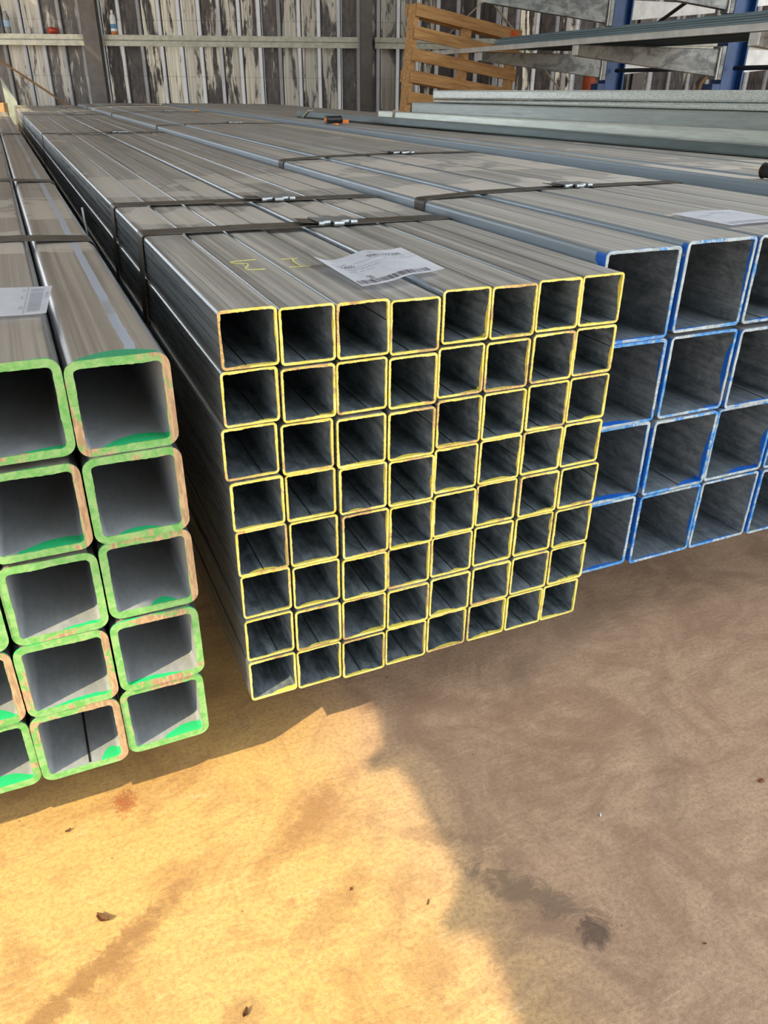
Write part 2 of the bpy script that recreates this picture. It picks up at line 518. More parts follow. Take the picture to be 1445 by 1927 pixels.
def cladding_material(shade_shift):  # a raised value darkens the sheet to paint shade on it
    t = NT('weathered_wall_sheet')
    v = t.coord()
    a = t.noise(t.vmul(v, (9, 9, 1.5)), 1.0, 6, 0.66, 0.6)
    b = t.noise(t.vmul(v, (70, 70, 1.0)), 1.0, 4, 0.6)
    c = t.noise(t.vmul(v, (30, 30, 7)), 1.0, 5, 0.7, 0.5)
    pid = t.math('ADD', t.math('FLOOR', t.math('DIVIDE', t.x, 0.213)), t.math('MULTIPLY', t.rand, 91.0))
    wnz = t.n('ShaderNodeTexWhiteNoise', noise_dimensions='1D')
    t.link(t.math('FLOOR', t.math('MULTIPLY', pid, 3.0)), wnz.inputs['W'])
    pan = wnz.outputs[0]
    col = t.mix(t.ramp(b, 0.32, 0.68), (0.40, 0.375, 0.32), (0.62, 0.59, 0.51))
    f = t.math('ADD', t.math('MULTIPLY', a, 0.80), t.math('ADD', t.math('MULTIPLY', c, 0.20), t.math('MULTIPLY', t.math('SUBTRACT', pan, 0.5), 0.20)))
    grime = t.mix(t.ramp(c, 0.3, 0.7), (0.085, 0.075, 0.070), (0.185, 0.165, 0.150))
    col = t.mix(t.ramp(f, 0.485 + shade_shift, 0.555 + shade_shift), grime, col)
    rib = t.math('LESS_THAN', t.y, -0.006)
    col = t.mix(t.math('MULTIPLY', rib, t.ramp(pan, 0.0, 1.0, 0.55, 0.95)), col, (0.60, 0.60, 0.60))  # ribs painted pale to bring out their highlight
    rib_shade = t.math('GREATER_THAN', t.math('FRACT', t.math('DIVIDE', t.x, 0.213)), 0.95)
    col = t.mix(t.math('MULTIPLY', rib_shade, 0.85), col, (0.05, 0.045, 0.04))  # dark line along each rib paints in its missing shade
    lap = t.math('FRACT', t.math('MULTIPLY', t.z, 1.9))
    col = t.mix(t.math('MULTIPLY', t.math('LESS_THAN', lap, 0.015), 0.22), col, (0.05, 0.045, 0.04))
    return t.out(col, 0.6, 0.1, a, 0.1, 0.003)

wall = empty('wall_back', wpt(0, WD, 0))
wall.rotation_euler = WMAT.to_euler()
tag(wall, 'rear shed wall of grimy ribbed metal sheet with pale peeling patches', kind='structure')
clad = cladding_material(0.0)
clad_shade = cladding_material(0.055)  # darker copy for the right panels, shade put into the colour
PITCH = 0.213
def panel_mesh(n, mt):
    # flat pans with narrow raised ribs, sheet 1 mm with real depth
    prof = []
    for k in range(n):
        x = k * PITCH
        prof += [(x, 0.0), (x + 0.012, 0.004), (x + 0.158, 0.004), (x + 0.166, -0.034), (x + 0.196, -0.034), (x + 0.2125, 0.0)]
    H = 4.6
    bm = bmesh.new()
    rows = []
    for z in (0.0, H):
        rows.append([bm.verts.new((x, y, z)) for x, y in prof])
    for k in range(len(prof) - 1):
        bm.faces.new((rows[0][k], rows[0][k + 1], rows[1][k + 1], rows[1][k]))
    bmesh.ops.solidify(bm, geom=list(bm.faces), thickness=0.0012)
    me = bpy.data.meshes.new('cladding_panel')
    bm.to_mesh(me)
    bm.free()
    me.materials.append(mt)
    return me
pm, pm_shade = panel_mesh(4, clad), panel_mesh(4, clad_shade)
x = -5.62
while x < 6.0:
    mesh_link('cladding_panel', pm_shade if x > 0.0 else pm, wall, (x, 0.0, 0.0))
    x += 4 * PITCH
girt_m = plain('girt_zinc', (0.46, 0.45, 0.36), 0.5, 0.3, 0.15, 20)
colm = plain('column_paint', (0.125, 0.108, 0.095), 0.55, 0.2)
stud_m = plain('pale_stud_zinc', (0.55, 0.55, 0.50), 0.5, 0.3)
cols = (-3.15, -0.235, 2.70, 5.6, -6.1)
for cx in cols:
    bm = bmesh.new()
    wdt = 0.165 if cx < -3 else 0.125
    box(bm, (cx, -0.105, 2.3), (wdt, 0.012, 4.6))
    box(bm, (cx, -0.195, 2.3), (wdt, 0.012, 4.6))
    box(bm, (cx, -0.15, 2.3), (0.010, 0.09, 4.6))
    mesh_obj('column', bm, colm, wall)
cs = sorted(cols)
for z in (1.39, 2.55, 3.7):
    for a, b in zip(cs[:-1], cs[1:]):
        bm = bmesh.new()
        x0, x1 = a + 0.09, b - 0.09
        cxx, ww = (x0 + x1) / 2, x1 - x0
        box(bm, (cxx, -0.088, z + 0.029), (ww, 0.050, 0.046))
        box(bm, (cxx, -0.096, z - 0.029), (ww, 0.066, 0.046))
        box(bm, (cxx, -0.075, z), (ww, 0.028, 0.02))
        mesh_obj('girt', bm, girt_m, wall)
for lx in (1.22, 1.895):
    bm = bmesh.new()
    box(bm, (lx, -0.15, 2.0), (0.045, 0.05, 4.0))
    mesh_obj('stud', bm, stud_m, wall)
br_m = plain('brace_strap_steel', (0.36, 0.31, 0.22), 0.6, 0.3)
rod_m = plain('rusty_rod', (0.26, 0.15, 0.06), 0.7, 0.3)
def wl(p):
    d = Vector(p) - wpt(0, WD, 0)
    return (d.dot(RH), d.dot(FH), p[2])
for a, b in (((4.80, 7.58, 1.86), (4.33, 7.79, 1.42)), ((4.75, 7.60, 1.80), (5.62, 7.22, 0.86))):
    bm = bmesh.new()
    A_, B_ = Vector(wl(a)), Vector(wl(b))
    A_.y = B_.y = -0.20
    bar(bm, A_, B_, 0.012, 0.045, (0, 1, 0.01))
    mesh_obj('brace', bm, br_m, wall)
bm = bmesh.new()
A_, B_ = Vector((-4.75, -0.24, 1.58)), Vector((-3.42, -0.24, 0.72))
cyl(bm, A_, B_, 0.011, n=8)
mesh_obj('tie_rod', bm, rod_m, wall)

bm = bmesh.new()  # unseen roof, put in so sky light enters from the front
box(bm, (3.4, 6.1, 4.66), (12.0, 12.0, 0.08))
tag(mesh_obj('ceiling', bm, plain('roof_sheet', (0.40, 0.40, 0.38), 0.6, 0.2)), 'shed roof over the steel stacks', kind='structure')
rw = bmesh.new()  # unseen wall, put in to darken the back right
box(rw, (9.0, 3.2, 2.3), (0.05, 5.6, 4.6))
tag(mesh_obj('wall_right', rw, plain('right_wall_sheet', (0.30, 0.28, 0.25), 0.6, 0.1)), 'right shed wall of plain grey sheet', kind='structure')
lw = bmesh.new()  # unseen wall, blocks the sun; opening sized for a sun patch at the back
LX = -2.62
box(lw, (LX, 2.85, 2.3), (0.05, 6.3, 4.6))
box(lw, (LX, 7.4, 4.0), (0.05, 2.6, 1.2))
box(lw, (LX, 10.2, 2.3), (0.05, 3.0, 4.6))
tag(mesh_obj('wall_left', lw, plain('left_wall_sheet', (0.42, 0.40, 0.36), 0.6, 0.1)), 'left shed wall with a tall opening near the back', kind='structure')

# ------------------------------------------------------------------ tube stacks
ORD = ['first', 'second', 'third', 'fourth', 'fifth', 'sixth', 'seventh', 'eighth']
def row_words(r, n):
    return 'top row' if r == 0 else ('bottom row' if r == n - 1 else ORD[r] + ' row down')
def col_words(c, n):
    if c == 0:
        return 'leftmost'
    if c == n - 1:
        return 'rightmost'
    return ORD[c] + ' from left'

YP = [[(0.016, 0.019), (1.044, -0.025), (2.067, -0.034), (3.094, -0.088), (4.136, 0.005), (5.166, -0.02), (6.188, 0.014), (7.2, 0.022)],
      [(-0.026, -1.009), (1.015, -1.067), (2.046, -1.082), (3.074, -1.125), (4.095, -1.057), (5.132, -1.075), (6.182, -1.03), (7.208, -1.015)],
      [(-0.102, -2.028), (0.964, -2.106), (2.018, -2.152), (3.061, -2.180), (4.101, -2.096), (5.138, -2.101), (6.18, -2.067), (7.216, -2.055)],
      [(-0.054, -3.07), (1.0, -3.123), (2.052, -3.166), (3.084, -3.195), (4.113, -3.132), (5.147, -3.113), (6.174, -3.087), (7.188, -3.081)],
      [(-0.032, -4.082), (1.03, -4.15), (2.101, -4.203), (3.117, -4.215), (4.129, -4.166), (5.161, -4.135), (6.205, -4.119), (7.248, -4.115)],
      [(-0.01, -5.096), (1.04, -5.162), (2.077, -5.215), (3.108, -5.235), (4.131, -5.192), (5.17, -5.166), (6.213, -5.158), (7.245, -5.16)],
      [(-0.018, -6.137), (1.034, -6.209), (2.063, -6.234), (3.095, -6.255), (4.128, -6.226), (5.17, -6.199), (6.214, -6.191), (7.259, -6.19)],
      [(-0.012, -7.19), (1.034, -7.277), (2.061, -7.312), (3.092, -7.302), (4.125, -7.268), (5.16, -7.234), (6.18, -7.225), (7.197, -7.225)]]
GP = [[(-7.33, -0.42), (-5.693, -0.433), (-4.051, -0.407), (-2.433, -0.495)],
      [(-7.34, -2.10), (-5.706, -2.127), (-4.069, -2.133), (-2.44, -2.107)],
      [(-7.36, -3.78), (-5.723, -3.802), (-4.073, -3.821), (-2.443, -3.726)],
      [(-7.40, -5.40), (-5.772, -5.427), (-4.145, -5.433), (-2.506, -5.382)],
      [(-7.44, -7.02), (-5.809, -7.042), (-4.189, -7.045), (-2.567, -6.994)]]
BP = [[(8.30, 0.279), (10.41, 0.364), (12.473, 0.377), (14.563, 0.355), (16.645, 0.337)],
      [(8.33, -1.733), (10.479, -1.731), (12.543, -1.761), (14.589, -1.738), (16.647, -1.724)],
      [(8.31, -3.745), (10.401, -3.774), (12.449, -3.773), (14.547, -3.777), (16.635, -3.775)],
      [(8.30, -5.757), (10.46, -5.838), (12.472, -5.824), (14.545, -5.824), (16.629, -5.823)]]

# where the weld line shows inside each small tube: f = floor, r = right wall, place along it
WELD = {(0, 0): 'f.42', (0, 1): 'f.45', (0, 2): 'r.62', (0, 3): 'f.40', (0, 4): 'f.60', (0, 5): 'f.36', (0, 6): 'f.30', (0, 7): 'f.36',
        (1, 0): 'f.72', (1, 1): 'f.70', (1, 2): 'f.62', (1, 3): 'f.70', (1, 4): 'f.40', (1, 6): 'f.50', (1, 7): 'r.52',
        (2, 0): 'f.70', (2, 2): 'f.46', (2, 3): 'r.62', (2, 4): 'f.42', (2, 5): 'f.40', (2, 6): 'f.40', (2, 7): 'f.42',
        (3, 1): 'f.50', (3, 2): 'f.70', (3, 3): 'f.62', (3, 5): 'r.45', (3, 6): 'f.30', (3, 7): 'f.60',
        (4, 0): 'f.50', (4, 1): 'r.62', (4, 2): 'f.55', (4, 3): 'f.45', (4, 6): 'f.52', (4, 7): 'r.62',
        (5, 2): 'f.66', (5, 3): 'f.62', (5, 4): 'f.60', (5, 5): 'f.70', (5, 6): 'f.62', (5, 7): 'f.62',
        (6, 0): 'f.66', (6, 1): 'f.50', (6, 3): 'f.42', (6, 4): 'f.62', (6, 6): 'f.68', (6, 7): 'f.64',
        (7, 1): 'r.70', (7, 2): 'f.44', (7, 3): 'f.60', (7, 5): 'f.62', (7, 6): 'f.58'}

def seam_mesh(w, t, L, code, wide):
    q = float(code[1:])
    bm = bmesh.new()
    r = w / 2 - t
    if code[0] == 'f':
        box(bm, (-r + q * 2 * r, L / 2 + 0.001, -r + 0.0003), (wide, L - 0.004, 0.0010))
    elif code[0] == 't':
        box(bm, (-r + q * 2 * r, L / 2 + 0.001, w / 2 + 0.0001), (wide, L - 0.004, 0.0006))
    else:
        box(bm, (r - 0.0003, L / 2 + 0.001, -r + q * 2 * r), (0.0010, L - 0.004, wide))
    me = bpy.data.meshes.new('weld_seam')
    bm.to_mesh(me)
    bm.free()
    me.materials.append(M['seam'])
    return me

def stack(pos, w, t, r, L, y0, yaw, bend, outm, inm, endm, jag, nvar, seed, adj, noun, group, weld, weldw, alt_out=None, side_name='', ystag=0.003):
    """Every tube is a thing: wall, painted end, weld line."""
    rows, colsn = len(pos), len(pos[0])
    W = w * U
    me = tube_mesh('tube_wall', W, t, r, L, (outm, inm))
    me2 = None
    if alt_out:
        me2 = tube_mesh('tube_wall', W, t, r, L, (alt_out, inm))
    rings = [ring_mesh('painted_end', W, t, r, endm, seed + k, jag) for k in range(nvar)]
    scraped = ring_mesh('painted_end', W, t, r, M['g_end_scraped'], seed + 90, jag)
    seams = {}
    rnd = random.Random(seed)
    px, py = pos[0][0][0] * U, y0
    for rr in range(rows):
        for cc in range(colsn):
            x, z = pos[rr][cc]
            e = empty('square_tube')
            X, Z = (x + w / 2) * U, (z - w / 2) * U + 0.75
            Y = y0 + rnd.uniform(-ystag, ystag)
            e.location = (X, Y, Z)
            e.rotation_euler = (bend, 0, yaw)
            tag(e, '%s, %s in the %s of its stack' % (adj, col_words(cc, colsn), row_words(rr, rows)), 'steel tube', group)
            flat = me2 if (me2 is not None and rr == 0 and cc == colsn - 1) else me
            mesh_link('tube_wall', flat, e)
            mesh_link('painted_end', scraped if (w == 1.6 and (rr, cc) in ((0, 3), (1, 3), (2, 3), (1, 2), (3, 2), (3, 1))) else rings[rnd.randrange(nvar)], e, rot=(0, (0 if w == 1.6 else rnd.choice((0, 1, 2, 3))) * math.pi / 2, 0))
            code = weld.get((rr, cc))
            if code:
                if code not in seams:
                    seams[code] = seam_mesh(W, t, L, code, weldw)
                mesh_link('weld_seam', seams[code], e)

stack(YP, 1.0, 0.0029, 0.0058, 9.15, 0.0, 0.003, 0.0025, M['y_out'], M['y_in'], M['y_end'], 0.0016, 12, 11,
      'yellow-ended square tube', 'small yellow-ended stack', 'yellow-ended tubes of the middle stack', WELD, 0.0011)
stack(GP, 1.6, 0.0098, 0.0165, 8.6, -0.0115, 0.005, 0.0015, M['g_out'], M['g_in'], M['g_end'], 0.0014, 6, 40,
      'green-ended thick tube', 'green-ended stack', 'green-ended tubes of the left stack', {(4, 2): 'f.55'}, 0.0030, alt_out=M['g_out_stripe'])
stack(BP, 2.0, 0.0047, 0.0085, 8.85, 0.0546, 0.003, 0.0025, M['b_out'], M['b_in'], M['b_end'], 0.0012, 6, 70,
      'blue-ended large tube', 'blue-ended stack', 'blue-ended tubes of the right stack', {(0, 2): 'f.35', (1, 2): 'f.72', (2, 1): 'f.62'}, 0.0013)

# ------------------------------------------------------------------ timber bearers under the stacks
def bearer(x0, x1, y, h, label, w=0.09):
    bm = bmesh.new()
    box(bm, ((x0 + x1) / 2, y, h / 2), (x1 - x0, w, h))
    bevel_all(bm, 0.004, 1)
    tag(mesh_obj('timber_bearer', bm, M['timber']), label, 'bearer', 'bearers under the tube stacks')
for k, y in enumerate((1.9, 4.6, 7.4)):
    wh = ('nearest', 'middle', 'farthest')[k]
    bearer(-0.60, -0.05, y, 0.1005 + 0.0015 * y, 'rough timber bearer under the green-ended stack, %s of its three' % wh)
    bearer(-0.012, 0.600, y + 0.12, 0.1255 + 0.0025 * y, 'rough timber bearer under the yellow-ended stack, %s of its three' % wh)
    bearer(0.626, 1.400, y, 0.1605 + 0.0025 * y, 'rough timber bearer under the blue-ended stack, %s of its three' % wh)

# ------------------------------------------------------------------ steel straps
def hull(pts):
    pts = sorted(set(pts))
    def half(P):
        h = []
        for p in P:
            while len(h) > 1 and (h[-1][0] - h[-2][0]) * (p[1] - h[-2][1]) - (h[-1][1] - h[-2][1]) * (p[0] - h[-2][0]) <= 0:
                h.pop()
            h.append(p)
        return h
    a, b = half(pts), half(pts[::-1])
    return a[:-1] + b[:-1]

def strap(pos, w, r, yaw, bend, y0, y, wide, label, group, seal_x=None, skew=0.0):
    W = w * U
    pts = []
    for row in pos:
        for x, z in row:
            cx, cz = (x + w / 2) * U - yaw * (y - y0), (z - w / 2) * U + 0.75 + bend * (y - y0)
            for p in rrect(W + 0.003, W + 0.003, r, 4):
                pts.append((round(cx + p[0], 5), round(cz + p[1], 5)))
    h = hull(pts)
    n = len(h)
    cxm = sum(p[0] for p in h) / n
    czm = sum(p[1] for p in h) / n
    bm = bmesh.new()
    rings = []
    for th in (0.0, 0.0011):
        for s in (-0.5, 0.5):
            ring = []
            for k, p in enumerate(h):
                a, b = Vector(h[k - 1]), Vector(h[(k + 1) % n])
                tdir = (b - a).normalized()
                nn = Vector((tdir.y, -tdir.x))
                ring.append(bm.verts.new((p[0] + nn.x * th, y + s * wide + skew * (p[0] - cxm), p[1] + nn.y * th)))
            rings.append(ring)
    a0, a1, b0, b1 = rings
    for k in range(n):
        j = (k + 1) % n
        bm.faces.new((b0[k], b0[j], b1[j], b1[k]))
        bm.faces.new((a0[j], a0[k], a1[k], a1[j]))
        bm.faces.new((a0[k], a0[j], b0[j], b0[k]))
        bm.faces.new((b1[k], b1[j], a1[j], a1[k]))
    o = mesh_obj('steel_strap', bm, M['strap'])
    tag(o, label, 'strap', group)
    if seal_x is not None:
        # top of hull at seal_x
        top = -9
        for k in range(n):
            p, q = h[k], h[(k + 1) % n]
            lo, hi = min(p[0], q[0]), max(p[0], q[0])
            if lo <= seal_x <= hi and hi - lo > 1e-6:
                zz = p[1] + (q[1] - p[1]) * (seal_x - p[0]) / (q[0] - p[0])
                top = max(top, zz)
        yy = y + skew * (seal_x - cxm)
        bm = bmesh.new()
        L = 0.080
        lens = (0.011, 0.017, 0.021, 0.017, 0.014)
        wd = (1.12, 0.80, 1.40, 0.80, 1.05)
        xx = seal_x - L / 2
        for ln, ww in zip(lens, wd):
            sub = bmesh.new()
            half_ = wide * ww / 2
            # plate with rolled-over front and back edges
            box(sub, (xx + ln / 2, yy, top + 0.0072), (ln, half_ * 2, 0.0016))
            bmesh.ops.bevel(sub, geom=list(sub.edges), offset=0.0006, segments=1, affect='EDGES')
            for s in (-1, 1):
                cyl(sub, (xx + 0.0004, yy + s * half_, top + 0.0045), (xx + ln - 0.0004, yy + s * half_, top + 0.0045), 0.0042, n=12)
            tmp = bpy.data.meshes.new('tmp')
            sub.to_mesh(tmp)
            sub.free()
            bm.from_mesh(tmp)
            bpy.data.meshes.remove(tmp)
            xx += ln
        mesh_obj('strap_seal', bm, M['seal'], o)
        # free strap tongue lifting just before the seal
        bm = bmesh.new()
        p0 = (seal_x - L / 2 - 0.030, yy + 0.004, top + 0.0075)
        p1 = (seal_x - L / 2 + 0.012, yy + 0.001, top + 0.0040)
        bar(bm, p0, p1, wide * 0.9, 0.0010)
        mesh_obj('strap_tongue', bm, M['strap'], o)

for y, sx, wh, sk in ((0.578, 0.366, 'nearest strap', -0.02), (0.955, 0.362, 'second strap from the painted ends', -0.06), (3.78, 0.372, 'third strap from the painted ends', 0.0),
                      (6.40, 0.37, 'fourth strap from the painted ends', 0.0), (8.3, 0.37, 'farthest strap', 0.0)):
    strap(YP, 1.0, 0.0058, 0.003, 0.0025, 0.0, y, 0.058, 'black steel strap around the yellow-ended stack, %s' % wh, 'straps on the yellow-ended stack', sx, sk)
for y, wh in ((0.81, 'nearest strap'), (1.93, 'second strap from the painted ends'), (4.61, 'third strap from the painted ends'), (7.2, 'farthest strap')):
    strap(GP, 1.6, 0.0165, 0.005, 0.0015, -0.0115, y, 0.068, 'brown-black steel strap around the green-ended stack, %s' % wh, 'straps on the green-ended stack', None)
for y, sx, wh, sk in ((0.735, 1.045, 'nearest strap', 0.075), (1.77, 1.07, 'second strap from the painted ends', 0.12), (4.10, 1.07, 'third strap from the painted ends', 0.1),
                      (6.1, 1.05, 'fourth strap from the painted ends', 0.1), (7.9, 1.05, 'farthest strap', 0.05)):
    strap(BP, 2.0, 0.0085, 0.003, 0.0025, 0.0546, y, 0.048, 'black steel strap around the blue-ended stack, %s' % wh, 'straps on the blue-ended stack', sx, sk)

# ------------------------------------------------------------------ paper labels
paper = plain('label_paper', (0.86, 0.87, 0.92), 0.75, 0.0, 0.04, 30)
ink = plain('label_ink', (0.030, 0.030, 0.036), 0.7, 0.0, 0.1)
ink2 = plain('faded_label_ink', (0.30, 0.30, 0.34), 0.7, 0.0, 0.1)

def text_flat(s, size):
    cu = bpy.data.curves.new('txt', 'FONT')
    cu.body = s
    cu.size = size
    cu.resolution_u = 2
    o = bpy.data.objects.new('txt', cu)
    COL.objects.link(o)
    dg = bpy.context.evaluated_depsgraph_get()
    me = bpy.data.meshes.new_from_object(o.evaluated_get(dg))
    bpy.data.objects.remove(o)
    bpy.data.curves.remove(cu)
    return me

def paper_label(corners, zf, label, prints, bars, rules, group, fold=True, name='paper_label'):
    """corners: far-left, far-right, near-right, near-left (x,y); zf(u,v) absolute height."""
    c = [Vector(p) for p in corners]
    def xy(u, v):            # u left-right, v near-far
        return (c[3] * (1 - u) + c[2] * u) * (1 - v) + (c[0] * (1 - u) + c[1] * u) * v
    bm = bmesh.new()
    nu, nv = 22, 10
    g = []
    for j in range(nv + 1):
        g.append([])
        for i in range(nu + 1):
            u, v = i / nu, j / nv
            p = xy(u, v)
            g[-1].append(bm.verts.new((p.x, p.y, zf(u, v))))
    for j in range(nv):
        for i in range(nu):
            bm.faces.new((g[j][i], g[j][i + 1], g[j + 1][i + 1], g[j + 1][i]))
    bmesh.ops.solidify(bm, geom=list(bm.faces), thickness=-0.00025)
    o = mesh_obj(name, bm, paper)
    tag(o, label, 'label', group)
    def lift(u, v):
        p = xy(u, v)
        return Vector((p.x, p.y, zf(u, v) + 0.00075))
    # writing
    for s, u0, v0, hu, hv, rot, mt in prints:
        me = text_flat(s, 1.0)
        wid = max(vv.co.x for vv in me.vertices) or 1
        for vv in me.vertices:
            a, b = vv.co.x / wid * hu, vv.co.y / 0.72 * hv
            if rot:
                a, b = -vv.co.y / 0.72 * hu, vv.co.x / wid * hv
            vv.co = lift(min(max(u0 + a, 0), 1), min(max(v0 + b, 0), 1))
        me.materials.append(mt)
        mesh_link('printed_line', me, o)
    if bars:
        u0, u1, v0, v1, along, mt = bars
        bm = bmesh.new()
        rnd = random.Random(5)
        q = 0.0
        while q < 1.0:
            wq = rnd.choice((0.006, 0.009, 0.012, 0.018))
            if along == 'u':
                A, B = u0 + (u1 - u0) * q, u0 + (u1 - u0) * min(1, q + wq)
                q4 = [lift(A, v0), lift(B, v0), lift(B, v1), lift(A, v1)]
            else:
                A, B = v0 + (v1 - v0) * q, v0 + (v1 - v0) * min(1, q + wq)
                q4 = [lift(u0, A), lift(u1, A), lift(u1, B), lift(u0, B)]
            bm.faces.new([bm.verts.new(p) for p in q4])
            q += wq + rnd.choice((0.007, 0.010, 0.016, 0.022))
        b = mesh_obj('barcode', bm, mt, o)
        b['kind'] = 'stuff'
    if rules:
        bm = bmesh.new()
        for u0, v0, u1, v1, wv, dv in rules:
            n = 10
            for k in range(n):
                a, b = k / n, (k + 1) / n
                ua, va, ub, vb = u0 + (u1 - u0) * a, v0 + (v1 - v0) * a, u0 + (u1 - u0) * b, v0 + (v1 - v0) * b
                q4 = [lift(ua, va), lift(ub, vb), lift(ub + (wv if not dv else 0), vb + (wv if dv else 0)), lift(ua + (wv if not dv else 0), va + (wv if dv else 0))]
                bm.faces.new([bm.verts.new(p) for p in q4])
        mesh_obj('ruled_line', bm, ink2, o)['kind'] = 'stuff'

zt = 0.75
def zy(u, v):
    return zt + 0.0036 + 0.0075 * math.exp(-((u - 0.55) / 0.19) ** 2) * (0.55 + 0.45 * v) + 0.009 * max(0, (0.16 - u) / 0.16) * v + max(0, u - 0.45) * 0.012 + 0.004 * v * u
paper_label(((0.203, 0.226), (0.357, 0.238), (0.356, 0.084), (0.212, 0.048)), zy,
            'white paper label with barcode curling up on the yellow-ended stack',
            (('0281197236', 0.50, 0.745, 0.38, 0.085, False, ink), ('PRODUCT', 0.56, 0.88, 0.18, 0.045, False, ink2), ('115665', 0.07, 0.60, 0.20, 0.075, False, ink),
             ('SIZE ID: MM', 0.07, 0.71, 0.16, 0.035, False, ink2), ('SQUARE TUBE 8.0M GALV', 0.10, 0.50, 0.42, 0.032, False, ink2), ('QTY  64  PCS', 0.10, 0.42, 0.30, 0.035, False, ink2),
             ('075   MM   450L', 0.62, 0.64, 0.26, 0.032, False, ink2), ('20', 0.205, 0.17, 0.055, 0.10, False, ink)),
            (0.02, 0.86, 0.035, 0.15, 'u', ink), ((0.30, 0.70, 0.98, 0.70, 0.007, True), (0.08, 0.565, 0.98, 0.60, 0.007, True)), 'paper labels on the stacks')
zg = 0.75 - 0.43 * U
def zgf(u, v):
    return zg + 0.0085 + 0.002 * v + 0.0015 * math.sin(u * 5)
paper_label(((-0.345, 0.345), (-0.1695, 0.332), (-0.186, 0.177), (-0.345, 0.172)), zgf,
            'white paper label with barcode at its right end on the green-ended stack',
            (('20', 0.805, 0.16, 0.030, 0.11, True, ink2), ('036', 0.985, 0.55, 0.022, 0.20, True, ink2), ('31', 0.80, 0.80, 0.025, 0.08, True, ink2), ('MM', 0.80, 0.52, 0.022, 0.10, True, ink2)),
            (0.845, 0.945, 0.08, 0.90, 'v', ink2), ((0.818, 0.02, 0.818, 0.98, 0.006, False),), 'paper labels on the stacks')
zb = 0.75 + 0.36 * U
def zbf(u, v):
    return zb + 0.0062 + 0.0015 * math.sin(u * 4)
paper_label(((0.940, 0.274), (1.100, 0.286), (1.100, 0.130), (0.942, 0.125)), zbf,
            'white paper label lying flat on the blue-ended stack',
            (('0281197241', 0.38, 0.72, 0.36, 0.07, False, ink2), ('115682', 0.10, 0.62, 0.22, 0.05, False, ink2), ('QTY 20 PCS', 0.55, 0.58, 0.24, 0.05, False, ink2)),
            (0.06, 0.90, 0.05, 0.17, 'u', ink2), None, 'paper labels on the stacks')

# yellow crayon marks on the top of the stack
chalk = plain('yellow_crayon', (0.66, 0.60, 0.22), 0.8)
def mark(pl, label, z):
    bm = bmesh.new()
    for st_ in pl:
        for a, b in zip(st_[:-1], st_[1:]):
            bar(bm, (a[0], a[1], z), (b[0], b[1], z), 0.0024, 0.0008)
    tag(mesh_obj('crayon_mark', bm, chalk), label, 'mark', 'crayon marks on the yellow-ended stack')
mark([[(0.133, 0.299), (0.104, 0.297), (0.091, 0.291), (0.0905, 0.285), (0.097, 0.277), (0.113, 0.271)], [(0.113, 0.271), (0.109, 0.255), (0.101, 0.241), (0.100, 0.232)], [(0.100, 0.227), (0.127, 0.223)]],
     'yellow crayon letter like an E on top of the second small tube', zt - 0.025 * U + 0.0017)
mark([[(0.171, 0.289), (0.199, 0.287)], [(0.190, 0.286), (0.185, 0.268), (0.184, 0.245), (0.185, 0.228)], [(0.165, 0.225), (0.199, 0.224)]],
     'yellow crayon letter I on top of the third small tube', zt - 0.034 * U + 0.0017)

# ------------------------------------------------------------------ narrow tubes and purlins on the right
def long_tube(name, x0, w, h, ztop, y0, y1, mat, label, group, cat='steel tube', yaw=0.0):
    bm = bmesh.new()
    t = 0.003
    po, pi = rrect(w, h, 0.006, 3), rrect(w - 2 * t, h - 2 * t, 0.003, 3)
    L = y1 - y0
    R = []
    for P in (po, pi):
        for y in (0, L):
            R.append([bm.verts.new((p[0], y, p[1])) for p in P])
    n = len(po)
    for k in range(n):
        j = (k + 1) % n
        bm.faces.new((R[0][k], R[0][j], R[1][j], R[1][k]))
        bm.faces.new((R[2][j], R[2][k], R[3][k], R[3][j]))
        bm.faces.new((R[0][j], R[0][k], R[2][k], R[2][j]))
        bm.faces.new((R[1][k], R[1][j], R[3][j], R[3][k]))
    o = mesh_obj(name, bm, mat, None, (x0 + w / 2, y0, ztop - h / 2))
    o.rotation_euler = (0, 0, yaw)
    tag(o, label, cat, group)
    return o
grp = 'rectangular tubes right of the blue-ended stack'
xw = 1.4325
WID = (0.066, 0.130, 0.150, 0.150, 0.150, 0.150, 0.150, 0.150)
TOPS = (0.8020, 0.8070, 0.8050, 0.8075, 0.8060, 0.8075, 0.8060, 0.8070)
for k, (wq, tq) in enumerate(zip(WID, TOPS)):
    long_tube('rectangular_tube', xw, wq - 0.0025, 0.100, tq, -0.6, 8.70 - (0.45 * (xw + wq - 1.42)), M['r_out'],
              'long galvanised rectangular tube right of the blue-ended stack, %s' % (ORD[k] + ' from the left' if k < 7 else 'rightmost of its layer'), grp)
    xw += wq
for y, wh in ((1.2, 'near'), (6.6, 'far')):
    bearer(1.425, 2.54, y, 0.7005, 'tall timber stand carrying the rectangular tubes, %s one' % wh, 0.14)

